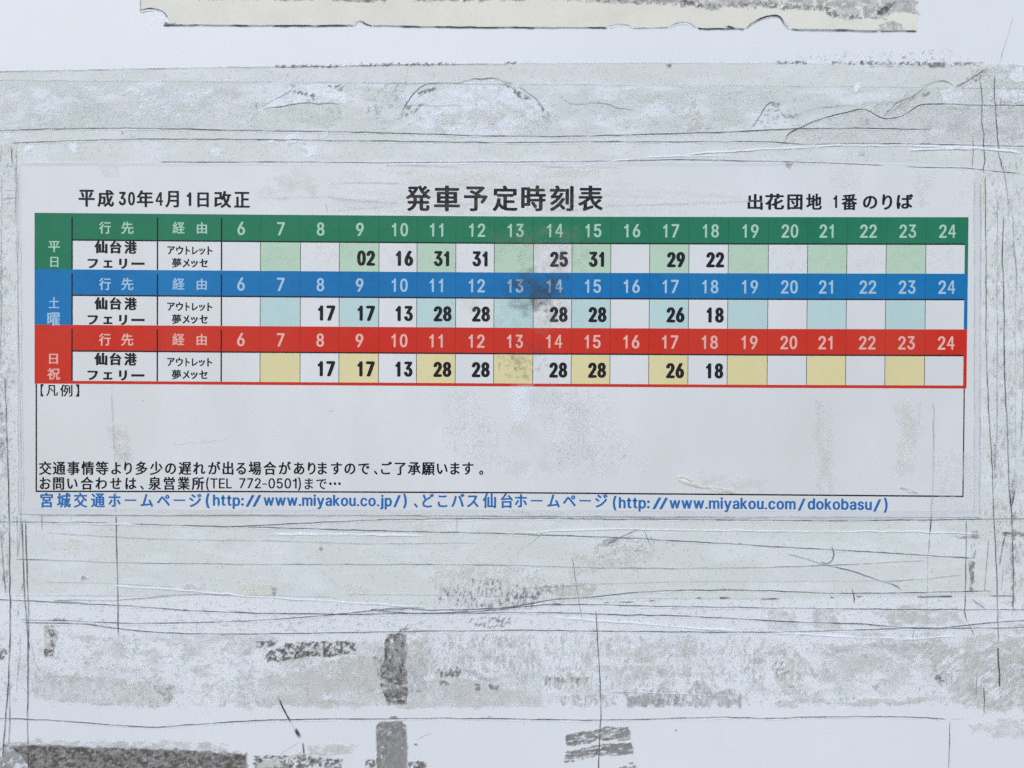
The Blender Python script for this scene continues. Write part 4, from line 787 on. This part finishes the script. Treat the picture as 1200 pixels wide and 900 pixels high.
# titles
put('heading', [(c, *b, .034) for c, b in zip('平成30年4月1日改正', [unwb for unwb in [
    (92.5, 222, 111.5, 242), (114.5, 222, 134, 242), (139.5, 224, 148, 240), (150.5, 224, 158.5, 240), (160.5, 222, 180, 242), (182.5, 224, 191.5, 240), (194, 222.5, 210, 242), (219, 224, 224.5, 240), (231.5, 224, 245, 241.5), (251, 222, 271.5, 242), (274.5, 223, 293, 241.5)]])], M_INK, DT, sheet)
tx = [(475.5, 505), (508.5, 539), (543.5, 571.5), (577, 606.5), (610.5, 639.5), (644, 672), (677, 706.5)]
g = []
for c, (a, b) in zip('発車予定時刻表', tx):
    _, ya = unw(a, 217.5); _, yb = unw(a, 247.6)
    if c == '予': ya += 1
    g.append((c, a, ya, b, yb, .032))
put('title', g, M_INK, DT, sheet)
g = []
for c, (a, b, ya, yb) in zip('出花団地1番のりば', [(875.5, 893.5, 227.5, 246), (896, 918.5, 227, 246), (922, 940, 228, 246), (944, 962.5, 227, 246), (976, 980.5, 229, 244), (985.5, 1004, 227.5, 246.5), (1010.5, 1027.5, 229.5, 245), (1033, 1045, 228, 246), (1050, 1069.5, 227.5, 245)]):
    _, ya = unw(a, ya); _, yb = unw(a, yb); g.append((c, a, ya, b, yb, .034))
put('heading', g, M_INK, DT, sheet)
# legend box
quad('box_line', 42.2, 449.6, 43.9, 576, M_INK, DP, sheet); quad('box_line', 42.2, 574.8, 1132, 576.5, M_INK, DP + .001, sheet); quad('box_line', 1131.2, 455.5 - 5.8, 1132.6, 576.3, M_INK, DP + .002, sheet)
put('legend_text', [('【', 48, 450, 52, 464.5, .012), ('凡', 54.5, 451, 68.5, 464, .018), ('例', 71, 450.3, 85.5, 464.5, .018), ('】', 89, 450, 93.5, 464.5, .012)], M_INK, DT, sheet)
def z4(l, off): return [off + v / 4 for v in l]
t1 = '交通事情等より多少の遅れが出る場合がありますので、ご了承願います。'
c1 = z4([214, 279, 346, 413, 480, 546, 602, 665, 734, 801, 868, 935, 1006, 1070, 1131, 1196], 0) + z4([66, 136, 203, 262, 312, 378, 441, 506, 562, 612, 677, 742, 808, 873, 933, 994, 1056], 300)
c1 = [unw(x, 548)[0] for x in c1]
def linew(t, c, cy, size, off):
    out = []
    for ch, x in zip(t, c): out += line(ch, [x], unw(x, cy + .4 * (x - 47) / 520)[1], size, off)
    return out
put('notice_text', linew(t1, c1, 548.4, 17.4, .030), M_INK, DT, sheet)
t2 = 'お問い合わせは、泉営業所'
c2 = z4([214, 277, 342, 410, 477, 545, 617, 669, 729, 797, 865, 932], 0)
g = linew(t2, c2, 566.2, 17.0, .030)
g += run('(', 242.5, 246, 572, 12.5, .012) + run('TEL', 247.5, 273, 572, 12, .012) + run('772-0501', 281.5, 349, 571.8, 12, .014, gap=.09) + run(')', 350.5, 354, 571.8, 12.5, .012)
g += linew('まで・・・', [363.3, 378, 388.7, 394, 399.3], 566.4, 15.8, .02)
put('contact_text', g, M_INK, DT, sheet)
# web addresses
g = linew('宮城交通ホームページ', z4([221, 302, 380, 462, 540, 615, 692, 770, 845, 920], 0), 586.0, 19.0, .034)
def lw(txt, x0, x1, base, xh, off=.026, gap=.045):
    r = []
    for ch, a, ya, b, yb, o in run(txt, x0, x1, base, xh, off, gap):
        dy = float(wy((x0 + x1) / 2, base)) - base
        r.append((ch, a, ya, b, yb, o))
    return r
def ub(x, y): return unw(x, y)[1]
g += lw('(', 242, 247, ub(245, 592.8), 14, .022) + lw('http:', 250.5, 287, ub(270, 592.5), 13.2) + lw('//', 289, 307.5, ub(298, 592), 11.5, .012, -.06) + lw('www.miyakou.co.jp', 310, 461, ub(385, 592.8), 13.2) + lw('/', 462.5, 471.5, ub(466, 592.5), 12, .012) + lw(')', 474, 478.5, ub(476, 593), 14, .022)
g += linew('、どこバス仙台ホームページ', [489, 503.5, 520.5, 538.5, 556, 575.5, 596, 612.5, 631, 651, 669.5, 688, 707], 586.2, 19.0, .034)
for q in (('(', 720.5, 725, 595.5, 14, .022), ('http:', 727.5, 764, 595.5, 13.2, .026), ('//', 767, 785.5, 595, 11.5, .012, -.06), ('www.miyakou.com', 787, 935.5, 596.3, 13.2, .026), ('/', 938, 947, 596.6, 12, .012), ('dokobasu', 949.5, 1025, 597.2, 13.2, .026), ('/', 1026.5, 1036, 597.5, 12, .012), (')', 1039, 1043.5, 598, 14, .022)):
    t, a, b, ba, xh, *r = q
    g += lw(t, a, b, ub((a + b) / 2, ba), xh, *r)
put('web_address', g, M_URL, DT, sheet)
# dirt and wear on the laminate
def st(poly, m, i, **k):
    k.setdefault('edge', .22)
    if m in (M_PALE, M_YEL, M_MG, M_GREEN): k['strength'] *= .55
    return grime('stain', poly, m, .40 + .008 * i, sheet, **k)
st([(604, 322), (625, 318), (655, 322), (662, 340), (648, 362), (630, 368), (606, 360), (596, 342)], M_SMUT, 0, density=.7, sc=(11, 9), strength=.46, soft=11, ragged=8, edge=.3, grit=.12, body=.7)
st([(618, 325), (650, 322), (655, 350), (640, 372), (622, 362)], M_SMUT, 1, density=.3, sc=(4, 4), strength=.35, soft=5, ragged=5, edge=.1)
st([(585, 400), (640, 396), (645, 440), (600, 438)], M_SMUT, 2, density=.28, sc=(4, 4), strength=.16, soft=4, ragged=4, edge=.1)
st([(580, 415), (625, 412), (625, 445), (585, 445)], M_SMUT, 3, density=.25, sc=(3, 3), strength=.2, soft=4, ragged=4, edge=.1)
st([(600, 262), (680, 265), (670, 318), (610, 320)], M_TAN, 4, density=.35, sc=(7, 7), strength=.12, soft=4, ragged=4)
st([(445, 196), (560, 193), (700, 197), (730, 200), (700, 209), (560, 210), (450, 205)], M_YEL, 5, density=.42, sc=(16, 5), strength=.55, soft=3, ragged=3)
st([(385, 196), (700, 195), (700, 252), (385, 250)], M_TAN, 6, density=.4, sc=(30, 7), strength=.07, soft=5, ragged=5)
st([(975, 198), (1012, 200), (1005, 222), (975, 220)], M_YEL, 7, density=.9, sc=(9, 7), strength=.4, soft=5, ragged=4)
st([(118, 192), (138, 192), (138, 204), (122, 206)], M_PALE, 8, density=.9, sc=(6, 6), strength=.6, soft=4, ragged=3)
st([(630, 452), (700, 456), (760, 545), (690, 560), (640, 540)], M_GR, 10, density=.035, sc=(2.6, 2.6), strength=.35, soft=9, ragged=6)
st([(520, 455), (560, 458), (620, 560), (520, 540)], M_GR, 11, density=.03, sc=(2.6, 2.6), strength=.4, soft=9, ragged=6)
st([(955, 470), (972, 470), (978, 580), (956, 580)], M_MG, 12, density=.5, sc=(7, 30), strength=.2, soft=6, ragged=4)
st([(1058, 470), (1075, 472), (1070, 548), (1056, 546)], M_YEL, 13, density=.7, sc=(6, 14), strength=.5, soft=5, ragged=3)
st([(134, 508), (150, 505), (152, 530), (136, 535)], M_YEL, 15, density=.8, sc=(6, 6), strength=.45, soft=4, ragged=3)
st([(1120, 200), (1145, 205), (1145, 250), (1126, 250)], M_YEL, 16, density=.5, sc=(8, 12), strength=.45, soft=5, ragged=3)
st([(1070, 200), (1092, 200), (1086, 240), (1075, 240)], M_PALE, 17, density=.6, sc=(8, 12), strength=.8, soft=5, ragged=3)
st([(180, 598), (610, 599), (900, 601), (900, 606), (560, 604), (200, 601)], M_PALE, 18, density=.35, sc=(26, 4), strength=.6, soft=2, ragged=3)
st([(600, 595), (665, 599), (665, 603), (600, 602)], M_GREEN, 19, density=.6, sc=(6, 3), strength=.7, soft=2, ragged=2)
st([(1095, 530), (1140, 530), (1140, 603), (1095, 603)], M_PALE, 20, density=.55, sc=(5, 26), strength=.7, soft=5, ragged=4)
st([(505, 348), (680, 345), (690, 380), (640, 395), (580, 380)], M_TAN, 21, density=.22, sc=(7, 7), strength=.14, soft=6, ragged=6)
st([(300, 283), (700, 286), (700, 315), (300, 313)], M_TAN, 22, density=.12, sc=(6, 5), strength=.07, soft=3, ragged=3)
st([(850, 286), (1125, 287), (1125, 318), (850, 318)], M_TAN, 23, density=.14, sc=(5, 5), strength=.07, soft=3, ragged=3)
# cloudy wear of the plastic, warm stains and a painted glare spot in the blank part
for q, (poly, m, kk) in enumerate([
    ([(600, 455), (622, 452), (618, 490), (608, 500), (600, 490)], M_WHT, K(density=1, sc=(12, 20), strength=.4, soft=6, ragged=2, body=.9)),  # glare on the plastic, painted as a soft white patch
    ([(600, 455), (680, 455), (720, 555), (600, 560)], M_TAN, K(density=.5, sc=(24, 22), strength=.09, soft=14, ragged=8, res=2)),
    ([(1045, 470), (1080, 470), (1078, 560), (1050, 560)], M_TAN, K(density=.6, sc=(9, 24), strength=.11, soft=8, ragged=5)),
    ([(128, 500), (152, 500), (154, 545), (136, 545)], M_TAN, K(density=.7, sc=(9, 14), strength=.16, soft=7, ragged=4)),
    ([(820, 556), (900, 560), (890, 575), (820, 573)], M_TAN, K(density=.6, sc=(9, 6), strength=.14, soft=6, ragged=4)),
    ([(955, 470), (968, 470), (974, 580), (960, 580)], M_TAN, K(density=.7, sc=(7, 30), strength=.09, soft=6, ragged=3)),
    ([(570, 266), (700, 266), (690, 316), (580, 316)], M_TAN, K(density=.6, sc=(9, 9), strength=.08, soft=9, ragged=6)),
    ([(320, 205), (360, 200), (372, 222), (330, 240), (300, 236)], M_TAN, K(density=.6, sc=(9, 9), strength=.14, soft=7, ragged=5)),
    ([(380, 210), (720, 212), (900, 232), (880, 250), (400, 250)], M_TAN, K(density=.3, sc=(40, 3), strength=.10, soft=5, ragged=5))]):
    kk.setdefault('edge', .2)
    grime('stain', poly, m, .585 + .0022 * q, sheet, **kk)
for pts, m, wd, s_ in [([(792, 559), (796, 563), (803, 566), (812, 567), (822, 571), (836, 571), (850, 574), (862, 577)], M_YEL, 2.6, .9), ([(791, 560), (797, 557), (805, 560), (812, 564)], M_YEL, 1.8, .9), ([(797, 561), (806, 564)], M_WHT, 1.6, .9), ([(832, 573), (848, 576)], M_WHT, 1.6, .9), ([(1052, 570), (1062, 572), (1076, 577)], M_YEL, 2, .8), ([(1060, 575), (1070, 576)], M_WHT, 1.4, .9),
                       ([(131, 452), (132, 480), (134, 530), (136, 560), (136, 602)], M_LINE, .8, .3), ([(1093, 470), (1093, 540), (1092, 580), (1090, 604)], M_LINE, 1.6, .28), ([(384, 215), (420, 214), (470, 215)], M_LINE, .9, .4), ([(302, 232), (380, 231), (420, 235), (470, 238)], M_LINE, .8, .3), ([(450, 194), (490, 194), (540, 196)], M_LINE, .8, .5), ([(632, 196), (700, 196), (730, 197)], M_LINE, .8, .4), ([(705, 241), (780, 239), (900, 235)], M_LINE, .8, .25), ([(728, 536), (734, 531)], M_GR, 1.6, .6), ([(752, 555), (756, 549)], M_GR, 1.2, .4), ([(166, 469), (169, 468)], M_GR, 1.4, .5), ([(384, 482), (392, 480)], M_GR, 1, .4), ([(400, 548), (480, 550)], M_LINE, .7, .12), ([(200, 521), (270, 514)], M_LINE, .7, .15), ([(1024, 542), (1026, 543)], M_GR, 1.4, .6), ([(383, 237), (383, 250)], M_LINE, .7, .3), ([(390, 247), (470, 241)], M_LINE, .7, .2), ([(648, 470), (650, 472)], M_GR, 1.2, .6),
                       ([(30, 602.5), (300, 603), (600, 604), (1146, 607)], M_MG, .9, .6), ([(1148, 210), (1148, 400), (1147, 604)], M_GR, 1, .45), ([(1141, 210), (1141, 400), (1141, 604)], M_MG, .9, .5), ([(21, 200), (21, 400), (22, 602)], M_MG, .9, .45), ([(25, 280), (26, 450), (28, 590)], M_MG, .7, .35), ([(22, 191), (200, 190)], M_MG, .8, .3)]:
    ribbon('mark', pts, m, .62 + .0006 * _seed_i(), wd * .8, s_, sheet, taper=4, breaks=.35)
